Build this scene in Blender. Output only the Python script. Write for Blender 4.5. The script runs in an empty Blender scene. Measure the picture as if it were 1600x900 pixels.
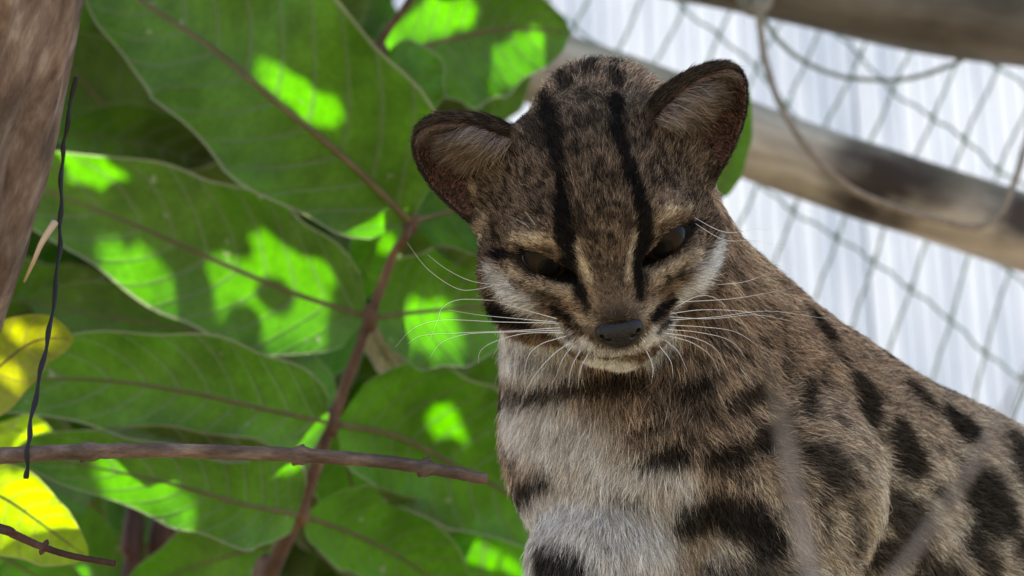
import bpy, bmesh, math, random
import numpy as np
from mathutils import Vector, Matrix
random.seed(7); RNG = np.random.default_rng(11)
scene = bpy.context.scene
COL = scene.collection
# ------------------------------------------------------------------ camera
CAM_POS = np.array([0.0, 0.0, 1.15]); TILT = math.radians(20)
FWD = np.array([0, math.cos(TILT), math.sin(TILT)]); UPV = np.array([0, -math.sin(TILT), math.cos(TILT)]); RGT = np.array([1.0, 0, 0])
cam = bpy.data.cameras.new('camera'); cam_ob = bpy.data.objects.new('camera', cam); COL.objects.link(cam_ob)
cam_ob.location = CAM_POS; cam_ob.rotation_euler = (math.pi/2 + TILT, 0, 0)
cam.sensor_width = 36; cam.lens = 90; cam.clip_start = .01; cam.clip_end = 400
cam.dof.use_dof = True; cam.dof.focus_distance = .975; cam.dof.aperture_fstop = 13
scene.camera = cam_ob
# ------------------------------------------------------------------ sky, sun, exposure
SUN_EL, SUN_AZ = math.radians(62), math.radians(-12)          # behind the scene, a little to the left (azimuth from +Y towards +X)
SUN = np.array([math.sin(SUN_AZ)*math.cos(SUN_EL), math.cos(SUN_AZ)*math.cos(SUN_EL), math.sin(SUN_EL)])
world = bpy.data.worlds.new('World'); scene.world = world; world.use_nodes = True
wn = world.node_tree.nodes; wl = world.node_tree.links
sky = wn.new('ShaderNodeTexSky'); sky.sky_type = 'NISHITA'; sky.sun_disc = False
sky.sun_elevation = SUN_EL; sky.sun_rotation = SUN_AZ; sky.dust_density = 2.5; sky.ozone_density = .6
wl.new(sky.outputs[0], wn['Background'].inputs[0]); wn['Background'].inputs[1].default_value = .12
sl = bpy.data.lights.new('sun', 'SUN'); sl.energy = 5.0; sl.angle = math.radians(.53); sl.color = (1, .95, .86)
sun_ob = bpy.data.objects.new('sun', sl); COL.objects.link(sun_ob)
sun_ob.rotation_euler = Vector(SUN).to_track_quat('Z', 'Y').to_euler(); sun_ob.location = (0, 3, 6)
scene.view_settings.view_transform = 'Standard'; scene.view_settings.look = 'None'
scene.view_settings.exposure = 1.82; scene.view_settings.gamma = 1
scene.view_settings.use_white_balance = True; scene.view_settings.white_balance_temperature = 7000; scene.view_settings.white_balance_tint = 12
scene.render.engine = 'CYCLES'
cy = scene.cycles; cy.use_denoising = True; cy.max_bounces = 10; cy.diffuse_bounces = 5; cy.transmission_bounces = 6; cy.transparent_max_bounces = 8
cy.sample_clamp_indirect = 6
scene.cycles_curves.shape = 'RIBBONS'; scene.cycles_curves.subdivisions = 2
# ------------------------------------------------------------------ helpers
def at(px, py, d):
    """point d metres out from the viewpoint, for reading sizes and places off the photograph (1600 x 900)"""
    k = d/100.0
    return CAM_POS + FWD*d + RGT*((px-800)/40.0*k) + UPV*((450-py)/40.0*k)
def vnoise(P, seed=0):
    P = np.asarray(P, float); i = np.floor(P).astype(np.int64); f = P - i; f = f*f*(3-2*f)
    def hsh(a):
        h = (a[...,0]*374761393 + a[...,1]*668265263 + a[...,2]*2147483647 + seed*1274126177) & 0xffffffff
        h = ((h ^ (h >> 13))*1274126177) & 0xffffffff
        return ((h ^ (h >> 16)) & 0xffff)/65535.0
    r = 0
    for dx in (0,1):
        for dy in (0,1):
            for dz in (0,1):
                w = (f[...,0] if dx else 1-f[...,0])*(f[...,1] if dy else 1-f[...,1])*(f[...,2] if dz else 1-f[...,2])
                r = r + w*hsh(i + np.array([dx,dy,dz]))
    return r*2 - 1
def catmull(pts, n):
    p = np.asarray(pts, float); p = np.vstack([2*p[0]-p[1], p, 2*p[-1]-p[-2]])
    m = len(p)-3; out = []
    for u in np.linspace(0, m, n):
        k = min(int(u), m-1); t = u-k; a,b,c,d = p[k:k+4]
        out.append(.5*(2*b + (c-a)*t + (2*a-5*b+4*c-d)*t*t + (3*b-a-3*c+d)*t**3))
    return np.array(out)
def new_mesh(name, V, F, mat=None, smooth=True, uv=None):
    me = bpy.data.meshes.new(name); me.from_pydata([tuple(v) for v in V], [], [tuple(int(i) for i in f) for f in F]); me.update()
    if smooth: me.polygons.foreach_set('use_smooth', np.ones(len(me.polygons), bool))
    if mat: me.materials.append(mat)
    if uv is not None:
        l = me.uv_layers.new(name='UVMap'); li = np.empty(len(me.loops), np.int32); me.loops.foreach_get('vertex_index', li)
        l.data.foreach_set('uv', np.asarray(uv, np.float32)[li].ravel())
    return me
def link(name, me, parent=None, loc=None):
    o = bpy.data.objects.new(name, me); COL.objects.link(o)
    if parent is not None: o.parent = parent
    if loc is not None: o.location = loc
    return o
def empty(name, loc, rot=(0,0,0)):
    o = bpy.data.objects.new(name, None); o.empty_display_size = .05; COL.objects.link(o); o.location = loc; o.rotation_euler = rot
    return o
def tag(o, label=None, cat=None, group=None, kind=None):
    for k, v in (('label',label),('category',cat),('group',group),('kind',kind)):
        if v: o[k] = v
    return o
def tube_data(pts, rad, sides=8, cap=True, rough=0, seed=0, closed=False):
    P = np.asarray(pts, float); n = len(P); rad = np.broadcast_to(np.asarray(rad, float), (n,))
    T = np.gradient(P, axis=0); T /= np.linalg.norm(T, axis=1)[:,None]+1e-12
    up = np.array([0,0,1.0]) if abs(T[0,2]) < .9 else np.array([1.0,0,0])
    V = []; N = np.cross(T[0], up); N /= np.linalg.norm(N)
    a = np.linspace(0, 2*math.pi, sides, endpoint=False)
    for i in range(n):
        N = N - T[i]*(N@T[i]); N /= np.linalg.norm(N); B = np.cross(T[i], N)
        V.append(P[i] + rad[i]*(np.cos(a)[:,None]*N + np.sin(a)[:,None]*B))
    V = np.array(V).reshape(-1,3)
    if rough:
        C = np.repeat(P, sides, 0); r = np.repeat(rad, sides)
        V = C + (V-C)*(1 + rough*vnoise(V/(r[:,None]*1.1), seed))[:,None]
    F = [(i*sides+j, i*sides+(j+1)%sides, (i+1)*sides+(j+1)%sides, (i+1)*sides+j) for i in range(n-1) for j in range(sides)]
    if cap:
        F.append(tuple(range(sides))[::-1]); F.append(tuple((n-1)*sides+j for j in range(sides)))
    return V, F
def tube(name, pts, rad, mat, parent=None, sides=8, rough=0, seed=0, org=None):
    V, F = tube_data(pts, rad, sides, True, rough, seed)
    if org is not None: V = V - np.asarray(org)
    return link(name, new_mesh(name, V, F, mat), parent)
# ------------------------------------------------------------------ materials
def mat(name):
    m = bpy.data.materials.new(name); m.use_nodes = True; n = m.node_tree.nodes; n.clear()
    return m, n, m.node_tree.links, n.new('ShaderNodeOutputMaterial')
def N(n, t, **k):
    x = n.new(t)
    for a, b in k.items():
        if a.startswith('i_'): x.inputs[a[2:].replace('_',' ')].default_value = b
        else: setattr(x, a, b)
    return x
def ramp(n, stops):
    r = n.new('ShaderNodeValToRGB'); e = r.color_ramp.elements
    while len(e) < len(stops): e.new(.5)
    for q, (p, c) in zip(e, stops): q.position = p; q.color = (*c, 1) if len(c) == 3 else c
    return r
def mathn(n, l, op, a, b=None, c=None):
    x = n.new('ShaderNodeMath'); x.operation = op
    for i, v in enumerate((a,b,c)):
        if v is None: continue
        if isinstance(v, (int,float)): x.inputs[i].default_value = v
        else: l.new(v, x.inputs[i])
    return x.outputs[0]
def mixc(n, l, fac, a, b, mode='MIX'):
    x = n.new('ShaderNodeMix'); x.data_type = 'RGBA'; x.blend_type = mode
    for s, v in ((x.inputs[0],fac),(x.inputs[6],a),(x.inputs[7],b)):
        if isinstance(v, (int,float)): s.default_value = v
        elif isinstance(v, tuple): s.default_value = (*v, 1)
        else: l.new(v, s)
    return x.outputs[2]
def bark_mat(name, c1, c2, c3, scale, stretch=(1,1,.12), rough=.85, bump=.5, axis_obj=True):
    m, n, l, out = mat(name)
    tc = n.new('ShaderNodeTexCoord'); mp = n.new('ShaderNodeMapping'); mp.inputs['Scale'].default_value = stretch
    l.new(tc.outputs['Object'], mp.inputs[0])
    n1 = N(n, 'ShaderNodeTexNoise', i_Scale=scale, i_Detail=8.0, i_Roughness=.65); l.new(mp.outputs[0], n1.inputs['Vector'])
    n2 = N(n, 'ShaderNodeTexNoise', i_Scale=scale*.18, i_Detail=4.0); l.new(tc.outputs['Object'], n2.inputs['Vector'])
    r1 = ramp(n, [(.3,c1),(.52,c2),(.72,c3)]); l.new(n1.outputs[0], r1.inputs[0])
    r2 = ramp(n, [(.35,(.55,.55,.55)),(.65,(1.15,1.1,1.05))]); l.new(n2.outputs[0], r2.inputs[0])
    col = mixc(n, l, 1.0, r1.outputs[0], r2.outputs[0], 'MULTIPLY')
    b = N(n, 'ShaderNodeBump', i_Strength=bump, i_Distance=.003); l.new(n1.outputs[0], b.inputs['Height'])
    p = N(n, 'ShaderNodeBsdfPrincipled', i_Roughness=rough); p.inputs['Specular IOR Level'].default_value = .25
    l.new(col, p.inputs['Base Color']); l.new(b.outputs[0], p.inputs['Normal']); l.new(p.outputs[0], out.inputs[0])
    return m
def leaf_mat(name, refl, trans, vein, margin, nveins=11, mottled=.25, gloss=.12, tfac=.45):
    """blade colour by reflection and by light let through; veins, paler margin, blotches"""
    m, n, l, out = mat(name)
    uv = n.new('ShaderNodeUVMap'); sp = n.new('ShaderNodeSeparateXYZ'); l.new(uv.outputs[0], sp.inputs[0])
    u = sp.outputs[0]; v = mathn(n, l, 'ABSOLUTE', mathn(n, l, 'MULTIPLY_ADD', sp.outputs[1], 2.0, -1.0))
    ph = mathn(n, l, 'FRACT', mathn(n, l, 'MULTIPLY', mathn(n, l, 'SUBTRACT', u, mathn(n, l, 'MULTIPLY', mathn(n, l, 'POWER', v, 1.35), .17)), nveins))
    lat = mathn(n, l, 'ABSOLUTE', mathn(n, l, 'SUBTRACT', ph, .5))                # 0 on a side vein
    tc = n.new('ShaderNodeTexCoord')
    ns = N(n, 'ShaderNodeTexNoise', i_Scale=38.0, i_Detail=4.0); l.new(tc.outputs['Object'], ns.inputs['Vector'])
    nf = N(n, 'ShaderNodeTexNoise', i_Scale=260.0, i_Detail=2.0); l.new(tc.outputs['Object'], nf.inputs['Vector'])
    rv = ramp(n, [(0,(1,1,1)),(.05,(.75,.75,.75)),(.13,(0,0,0))]); l.new(lat, rv.inputs[0])
    rm = ramp(n, [(0,(1,1,1)),(.03,(.7,.7,.7)),(.06,(0,0,0))]); l.new(v, rm.inputs[0])
    re = ramp(n, [(.955,(0,0,0)),(.985,(1,1,1))]); l.new(v, re.inputs[0])
    blot = ramp(n, [(.35,(1-mottled,)*3),(.65,(1+mottled,)*3)]); l.new(ns.outputs[0], blot.inputs[0])
    fine = ramp(n, [(.35,(.9,.9,.9)),(.65,(1.08,1.08,1.08))]); l.new(nf.outputs[0], fine.inputs[0])
    sp_ = N(n, 'ShaderNodeTexNoise', i_Scale=95.0, i_Detail=2.0); l.new(tc.outputs['Object'], sp_.inputs['Vector'])
    rs_ = ramp(n, [(.70,(0,0,0)),(.76,(1,1,1))]); l.new(sp_.outputs[0], rs_.inputs[0])
    def tone(c, vc, k):
        x = mixc(n, l, 1.0, mixc(n, l, 1.0, c, blot.outputs[0], 'MULTIPLY'), fine.outputs[0], 'MULTIPLY')
        x = mixc(n, l, mathn(n, l, 'MULTIPLY', rv.outputs[0], k), x, vc); x = mixc(n, l, mathn(n, l, 'MULTIPLY', rm.outputs[0], .8), x, vc)
        x = mixc(n, l, mathn(n, l, 'MULTIPLY', rs_.outputs[0], .55), x, margin)
        return mixc(n, l, mathn(n, l, 'MULTIPLY', re.outputs[0], .7), x, margin)
    cr, ct = tone(refl, vein, .7), tone(trans, tuple(.5*a for a in vein), .35)
    hb = mathn(n, l, 'ADD', rv.outputs[0], mathn(n, l, 'MULTIPLY', nf.outputs[0], .5))
    bp = N(n, 'ShaderNodeBump', i_Strength=.35, i_Distance=.0015); l.new(hb, bp.inputs['Height'])
    d = n.new('ShaderNodeBsdfDiffuse'); t = n.new('ShaderNodeBsdfTranslucent'); g = N(n, 'ShaderNodeBsdfGlossy', i_Roughness=.42)
    g.inputs[0].default_value = (.8,.85,.8,1)
    l.new(cr, d.inputs[0]); l.new(ct, t.inputs[0])
    for x in (d, t, g): l.new(bp.outputs[0], x.inputs['Normal'])
    a = n.new('ShaderNodeMixShader'); a.inputs[0].default_value = tfac; l.new(d.outputs[0], a.inputs[1]); l.new(t.outputs[0], a.inputs[2])
    b = n.new('ShaderNodeMixShader'); b.inputs[0].default_value = gloss*.18
    l.new(a.outputs[0], b.inputs[1]); l.new(g.outputs[0], b.inputs[2]); l.new(b.outputs[0], out.inputs[0])
    return m
def simple_mat(name, c, rough=.6, spec=.4, noise=.2, scale=60, bump=.2, dist=.001):
    m, n, l, out = mat(name); tc = n.new('ShaderNodeTexCoord')
    ns = N(n, 'ShaderNodeTexNoise', i_Scale=float(scale), i_Detail=5.0); l.new(tc.outputs['Object'], ns.inputs['Vector'])
    r = ramp(n, [(.3,tuple(x*(1-noise) for x in c)),(.7,tuple(min(1,x*(1+noise)) for x in c))]); l.new(ns.outputs[0], r.inputs[0])
    b = N(n, 'ShaderNodeBump', i_Strength=bump, i_Distance=dist); l.new(ns.outputs[0], b.inputs['Height'])
    p = N(n, 'ShaderNodeBsdfPrincipled', i_Roughness=rough); p.inputs['Specular IOR Level'].default_value = spec
    l.new(r.outputs[0], p.inputs['Base Color']); l.new(b.outputs[0], p.inputs['Normal']); l.new(p.outputs[0], out.inputs[0])
    return m
M = {}
M['green'] = leaf_mat('leaf_green', (.088,.083,.016), (.08,.44,.000), (.16,.17,.09), (.38,.36,.25))
M['green_pale'] = leaf_mat('leaf_green_pale', (.102,.095,.028), (.078,.40,.000), (.20,.21,.12), (.45,.42,.32))
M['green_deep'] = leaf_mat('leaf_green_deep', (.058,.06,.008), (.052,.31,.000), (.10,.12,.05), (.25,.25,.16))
M['yellow'] = leaf_mat('leaf_yellow', (.17,.18,.055), (.42,.47,.00), (.42,.30,.10), (.40,.25,.10), 9, .3, .08)
M['lime'] = leaf_mat('leaf_lime', (.20,.24,.055), (.48,.78,.00), (.35,.33,.10), (.55,.45,.28), 9, .25, .08)
M['dry'] = leaf_mat('leaf_dry', (.42,.37,.28), (.30,.25,.15), (.30,.22,.14), (.5,.42,.3), 10, .3, .05, .3)
M['stem'] = bark_mat('stem_bark', (.09,.045,.028), (.16,.085,.05), (.24,.15,.09), 160, (1,1,.25), .7, .3)
M['midrib'] = simple_mat('midrib', (.15,.11,.05), .6, .3, .25, 90)
M['stem_dark'] = bark_mat('stem_dark_bark', (.04,.018,.014), (.075,.032,.024), (.11,.06,.045), 160, (1,1,.25), .6, .3)
M['trunk'] = bark_mat('trunk_bark', (.10,.06,.04), (.24,.16,.115), (.42,.33,.26), 130, (1,1,.12), .9, 1.0)
M['twig'] = bark_mat('twig_bark', (.075,.048,.038), (.15,.105,.085), (.25,.19,.165), 300, (.3,1,1), .8, .5)
M['cord'] = simple_mat('black_cord', (.012,.010,.009), .6, .3, .3, 400)
# ================================================================== the setting
def ground():
    n = 60; s = np.linspace(-1, 1, n); s = np.sign(s)*np.abs(s)**2.2*150
    X, Y = np.meshgrid(s, s, indexing='ij'); P = np.stack([X, Y, 0*X], -1).reshape(-1,3)
    P[:,2] = .04*vnoise(P*.8, 3) - .03
    F = [(i*n+j, (i+1)*n+j, (i+1)*n+j+1, i*n+j+1) for i in range(n-1) for j in range(n-1)]
    m, nn, l, out = mat('soil_and_litter'); tc = nn.new('ShaderNodeTexCoord')
    a = N(nn, 'ShaderNodeTexNoise', i_Scale=3.0, i_Detail=9.0); l.new(tc.outputs['Object'], a.inputs['Vector'])
    r = ramp(nn, [(.35,(.10,.075,.05)),(.5,(.17,.13,.085)),(.62,(.11,.14,.06)),(.75,(.24,.2,.14))]); l.new(a.outputs[0], r.inputs[0])
    p = N(nn, 'ShaderNodeBsdfPrincipled', i_Roughness=.95); l.new(r.outputs[0], p.inputs['Base Color']); l.new(p.outputs[0], out.inputs[0])
    return tag(link('ground', new_mesh('ground', P, F, m)), kind='structure')
ground()

# ------------------------------------------------------------------ translucent ribbed sheets behind the net
def panel_mat():
    m, n, l, out = mat('ribbed_polycarbonate'); tc = n.new('ShaderNodeTexCoord')
    ns = N(n, 'ShaderNodeTexNoise', i_Scale=2.2, i_Detail=6.0); l.new(tc.outputs['Object'], ns.inputs['Vector'])
    mp = n.new('ShaderNodeMapping'); mp.inputs['Scale'].default_value = (1,1,.05); l.new(tc.outputs['Object'], mp.inputs[0])
    st = N(n, 'ShaderNodeTexNoise', i_Scale=30.0, i_Detail=3.0); l.new(mp.outputs[0], st.inputs['Vector'])
    r = ramp(n, [(.36,(.45,.50,.57)),(.56,(.635,.67,.72))]); l.new(mathn(n, l, 'ADD', mathn(n, l, 'MULTIPLY', ns.outputs[0], .5), mathn(n, l, 'MULTIPLY', st.outputs[0], .5)), r.inputs[0])
    d = n.new('ShaderNodeBsdfDiffuse'); t = n.new('ShaderNodeBsdfTranslucent'); g = N(n, 'ShaderNodeBsdfGlossy', i_Roughness=.25)
    l.new(r.outputs[0], d.inputs[0]); l.new(r.outputs[0], t.inputs[0])
    a = n.new('ShaderNodeMixShader'); a.inputs[0].default_value = .8; l.new(d.outputs[0], a.inputs[1]); l.new(t.outputs[0], a.inputs[2])
    b = n.new('ShaderNodeMixShader'); b.inputs[0].default_value = .05; l.new(a.outputs[0], b.inputs[1]); l.new(g.outputs[0], b.inputs[2])
    l.new(b.outputs[0], out.inputs[0]); return m
M['panel'] = panel_mat()
def sheet(w, h, pitch=.019):
    xs, ys = [], []; x = -w/2
    while x < w/2 - 1e-6:
        xs += [x, x+pitch*.80, x+pitch*.86, x+pitch*.94]; ys += [0, 0, -.0035, -.0035]; x += pitch
    xs.append(w/2); ys.append(0)
    V = []; k = len(xs)
    for z in (0, h):
        V += [(a, b, z) for a, b in zip(xs, ys)]
    V += [(a, .006, 0) for a in (xs[0], xs[-1])] + [(a, .006, h) for a in (xs[0], xs[-1])]
    F = [(i, i+1, k+i+1, k+i) for i in range(k-1)] + [(2*k+1, 2*k, 2*k+2, 2*k+3), (0, k, 2*k+2, 2*k), (k-1, 2*k+1, 2*k+3, 2*k-1)]
    return new_mesh('panel', V, F, M['panel'], smooth=False)
WALL_D = 2.75
base = CAM_POS + FWD*WALL_D; wall_y = base[1]
wall = empty('panel_wall', (0, wall_y, 0)); tag(wall, 'pale translucent ribbed plastic sheeting glowing behind the green netting', 'plastic sheeting')
sm = sheet(.604, 2.25)
for k in range(-3, 5):
    o = link('panel', sm, wall, (k*.605 + .11, 0, .72)); o.rotation_euler = (math.radians(-8), 0, 0)
rail = simple_mat('rail_wood', (.33,.27,.2), .8, .3, .25, 30)
for z in (.74, 2.9):
    yy = math.sin(math.radians(8))*(z-.72) 
    V, F = tube_data([(-1.9, yy+.035, z), (0, yy+.035, z), (2.7, yy+.035, z)], .022, 8, True, .05); link('rail', new_mesh('rail', V, F, rail), wall)
for x in (-1.85, 2.6):
    V, F = tube_data([(x, .05, -.1), (x, .06, 1.4), (x, .34, 2.95)], .035, 8, True, .06); link('post', new_mesh('post', V, F, rail), wall)

# ------------------------------------------------------------------ poles of the enclosure
def pole_mat(name, stains, k=1.0):
    m, n, l, out = mat(name); tc = n.new('ShaderNodeTexCoord'); mp = n.new('ShaderNodeMapping'); mp.inputs['Scale'].default_value = (.15,1,1)
    l.new(tc.outputs['Object'], mp.inputs[0])
    a = N(n, 'ShaderNodeTexNoise', i_Scale=60.0, i_Detail=7.0, i_Roughness=.62); l.new(mp.outputs[0], a.inputs['Vector'])
    b = N(n, 'ShaderNodeTexNoise', i_Scale=12.0, i_Detail=5.0); l.new(tc.outputs['Object'], b.inputs['Vector'])
    r = ramp(n, [(.3,(.24,.195,.165)),(.5,(.37,.315,.275)),(.7,(.50,.45,.41))]); l.new(a.outputs[0], r.inputs[0])
    r2 = ramp(n, [(.32,(.42*k,.40*k,.33*k)),(.6,(k,k,k))]); l.new(b.outputs[0], r2.inputs[0])
    c = mixc(n, l, 1.0, r.outputs[0], r2.outputs[0], 'MULTIPLY')
    for (p, rad, s) in stains:
        vm = n.new('ShaderNodeVectorMath'); vm.operation = 'DISTANCE'; l.new(tc.outputs['Object'], vm.inputs[0]); vm.inputs[1].default_value = p
        q = mathn(n, l, 'ADD', vm.outputs['Value'], mathn(n, l, 'MULTIPLY', mathn(n, l, 'SUBTRACT', a.outputs[0], .5), rad*.55))
        q = mathn(n, l, 'ADD', q, mathn(n, l, 'MULTIPLY', mathn(n, l, 'SUBTRACT', b.outputs[0], .5), rad*1.5))
        rr = ramp(n, [(rad*.45,(1,1,1)),(rad,(0,0,0))]); l.new(q, rr.inputs[0])
        c = mixc(n, l, mathn(n, l, 'MULTIPLY', rr.outputs[0], s), c, (.035,.022,.018))
    bp = N(n, 'ShaderNodeBump', i_Strength=.7, i_Distance=.004); l.new(a.outputs[0], bp.inputs['Height'])
    p = N(n, 'ShaderNodeBsdfPrincipled', i_Roughness=.9); l.new(c, p.inputs['Base Color']); l.new(bp.outputs[0], p.inputs['Normal']); l.new(p.outputs[0], out.inputs[0])
    return m
def pole(name, a, b, r0, r1, label, stains=(), seed=0, knots=()):
    a, b = np.array(a), np.array(b); L = np.linalg.norm(b-a); ax = (b-a)/L
    R = np.stack([ax, *(lambda y: (y, np.cross(ax, y)))(np.cross([0,0,1.0], ax)/np.linalg.norm(np.cross([0,0,1.0], ax)))], 1)
    root = empty(name, a); root.rotation_euler = Matrix(R.tolist()).to_euler()
    n = 90; pts = np.stack([np.linspace(0, L, n), .006*np.sin(np.linspace(0, 7, n)+seed), .005*np.sin(np.linspace(0, 5, n)+2*seed)], 1)
    V, F = tube_data(pts, np.linspace(r0, r1, n), 40, True)
    C = np.repeat(pts, 40, 0); D = (V-C)/np.linalg.norm(V-C, axis=1)[:,None]
    h = .0022*vnoise(V*np.array([9,60,60]), seed) + .0035*vnoise(V*np.array([6,22,22]), seed+5)
    loc = [np.array(R.T @ (np.array(k[0])-a)) for k in knots]
    for (kp, kr, kh), q in zip(knots, loc):
        dd = np.linalg.norm(V-q, axis=1); h = h + kh*np.exp(-(dd/kr)**2) - kh*1.6*np.exp(-(dd/(kr*.42))**2)
    V = V + D*h[:,None]
    st = [(tuple(R.T @ (np.array(p)-a)), r, s) for p, r, s in stains]
    link('pole', new_mesh('pole', V, F, pole_mat(name+'_wood', st, 1.2 if stains else .42)), root)
    return tag(root, label, 'wooden pole', 'weathered poles of the enclosure frame')
BD = 1.85
kn = at(1372, 285, BD-.03); kn2 = at(1600, 345, BD-.03)
pole('wooden_pole', at(640, 38, BD), at(2000, 492, BD), .0275, .0285, 'weathered grey wooden pole with a dark knot slanting past the ear',
     [(kn, .045, 1.0), (at(1400, 318, BD-.02), .022, .9), (kn2, .035, .95), (at(1325, 262, BD-.03), .03, .6), (at(1460,300,BD-.03), .022, .5)], 1, [(kn, .022, .006), (kn2, .02, .005)])
pole('wooden_pole', at(760, -100, 1.95), at(2100, 95, 1.9), .03, .034, 'dark weathered wooden pole with the cords knotted round it', [], 4)

# ------------------------------------------------------------------ netting
M['net'] = simple_mat('net_cord', (.26,.36,.33), .7, .3, .2, 200)
def netting():
    root = empty('netting', at(1250, 300, 2.1)); org = np.array(root.location)
    tag(root, 'green knotted diamond netting stretched behind the weathered poles', 'netting')
    va, vb = np.array([58.0, 46.0]), np.array([-46.0, 118.0])          # the two edges of a mesh
    def P(i, j):
        q = np.array([820.0, -330.0]) + va*i + vb*j + np.array([10*math.sin(j*.9+i*.35), 9*math.sin(i*.8+j*.5)]) + np.array([random.gauss(0,4), random.gauss(0,4)])
        return at(q[0], q[1], 2.1 + .05*math.sin(i*.33)*math.cos(j*.41)), q
    K = {}
    for i in range(-4, 26):
        for j in range(-4, 14):
            p, q = P(i, j)
            if 640 < q[0] < 1780 and -140 < q[1] < 900: K[(i,j)] = p
    def strand(keys):
        pts = [K[k] for k in keys if k in K]
        if len(pts) < 3: return
        c = catmull(pts, len(pts)*5) - org
        for q in range(len(c)): c[q] += np.array([0, 0, -.003])*math.sin(math.pi*(q % 5)/5)
        link('strand', new_mesh('strand', *tube_data(c, .0012, 5), M['net']), root)
    for j in range(-4, 14): strand([(i, j) for i in range(-4, 26)])
    for i in range(-4, 26): strand([(i, j) for j in range(-4, 14)])
    for k, p in K.items():
        V, F = tube_data([p-org+np.array([0,0,.003]), p-org, p-org-np.array([0,0,.003])], [.0012,.0028,.0012], 6)
        link('knot', new_mesh('knot', V, F, M['net']), root)
netting()
# cords hanging from the upper pole
M['rope'] = simple_mat('rope', (.26,.21,.17), .8, .2, .3, 300)
M['twine'] = simple_mat('twine', (.19,.24,.21), .8, .2, .3, 300)
def cord(name, px, rad, m, label, cat='cord', n=60, sides=8, rough=.15):
    c = catmull([at(*p) for p in px], n); root = c[0]
    o = tube(name, c, rad, m, None, sides, rough, 3, org=root); o.location = root; return tag(o, label, cat)
cord('rope_loop', [(1170,-60,1.84),(1185,20,1.80),(1196,95,1.78),(1222,170,1.75),(1268,240,1.74),(1330,295,1.74),(1400,325,1.74),(1470,345,1.74),(1525,355,1.75),(1560,335,1.76),(1590,270,1.78),(1615,170,1.84),(1650,-10,1.86)],
     .0025, M['rope'], 'thick brown cord looping down in front of the knotted pole')
cord('twine', [(1180,-50,1.86),(1192,25,1.84),(1240,85,1.9),(1310,118,1.95),(1400,125,1.95),(1470,108,1.95),(1515,82,1.92),(1540,20,1.9),(1550,-60,1.92)], .0018, M['twine'], 'thin green twine sagging below the dark upper pole')
cord('rope_knot', [(1158,-10,1.87),(1165,8,1.84),(1180,16,1.82),(1195,6,1.84),(1200,-20,1.87)], .005, M['rope'], 'brown knot of cord tied round the dark upper pole', 'knot', 30)

# ------------------------------------------------------------------ leaves
def leaf_part(parent, org, mid, wp, wm, m, tilt=0.0, fold=.25, wave=.06, n=26, k=8, midrib=True, seed=0, blunt=.55, name='leaf', freq=3.2):
    """mid: points along the midrib (world); wp / wm: half widths (m) to either side; tilt: one side away; fold: edges bent"""
    rs = np.random.default_rng(seed+100)
    c = catmull(mid, n+1); T = np.gradient(c, axis=0); T /= np.linalg.norm(T, axis=1)[:,None]
    S = np.cross(T, FWD); S /= np.linalg.norm(S, axis=1)[:,None]; Nn = np.cross(S, T)
    t = np.linspace(0, 1, n+1); w = np.sin(math.pi*np.clip(t,0,1)**.85)**blunt*(1-.18*t)
    w[0] = .03; w[-1] = .0
    ph = rs.uniform(0, 6.28, 4); V = []; uv = []
    for i in range(n+1):
        for j in range(-k, k+1):
            s = j/k; wid = (wp if s > 0 else wm)*w[i]*(1 + .05*math.sin(21*t[i]+ph[0]+(2 if s > 0 else 0))*abs(s))
            ww = max(wp, wm)
            off = S[i]*s*wid + Nn[i]*(tilt*s*wid - fold*s*s*wid)
            off = off + Nn[i]*ww*wave*abs(s)**2*(math.sin(6.28*freq*t[i]+ph[1]+(1.7 if s > 0 else 0)) + .5*math.sin(6.28*freq*2.1*t[i]+ph[2]))*math.sin(math.pi*t[i])
            lat = math.cos(6.28*(11*(t[i]-.17*abs(s)**1.35)))
            off = off + Nn[i]*ww*.008*lat*(1-abs(s))*min(1, 4*abs(s))
            V.append(c[i]+off-org); uv.append((t[i], .5+.5*s))
    W = 2*k+1; F = [(i*W+j, i*W+j+1, (i+1)*W+j+1, (i+1)*W+j) for i in range(n) for j in range(W-1)]
    o = link(name, new_mesh(name, V, F, m, True, uv), parent)
    if midrib:
        r = max(wp, wm)*.028 + .0003
        V, F = tube_data(c[:-1]-org - FWD*.0006, np.linspace(r, r*.25, n), 6); link('midrib', new_mesh('midrib', V, F, M['midrib']), o)
    return o
def px_leaf(parent, org, pts, wp, wm, m, d=None, **kw):
    dd = [p[2] if len(p) > 2 else d for p in pts]; dm = sum(dd)/len(dd)
    u = dm/4000.0
    kw.setdefault('seed', int(abs(pts[0][0]*7+pts[-1][1]*3)))
    return leaf_part(parent, org, [at(p[0], p[1], q) for p, q in zip(pts, dd)], wp*u, wm*u, m, **kw)
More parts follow.
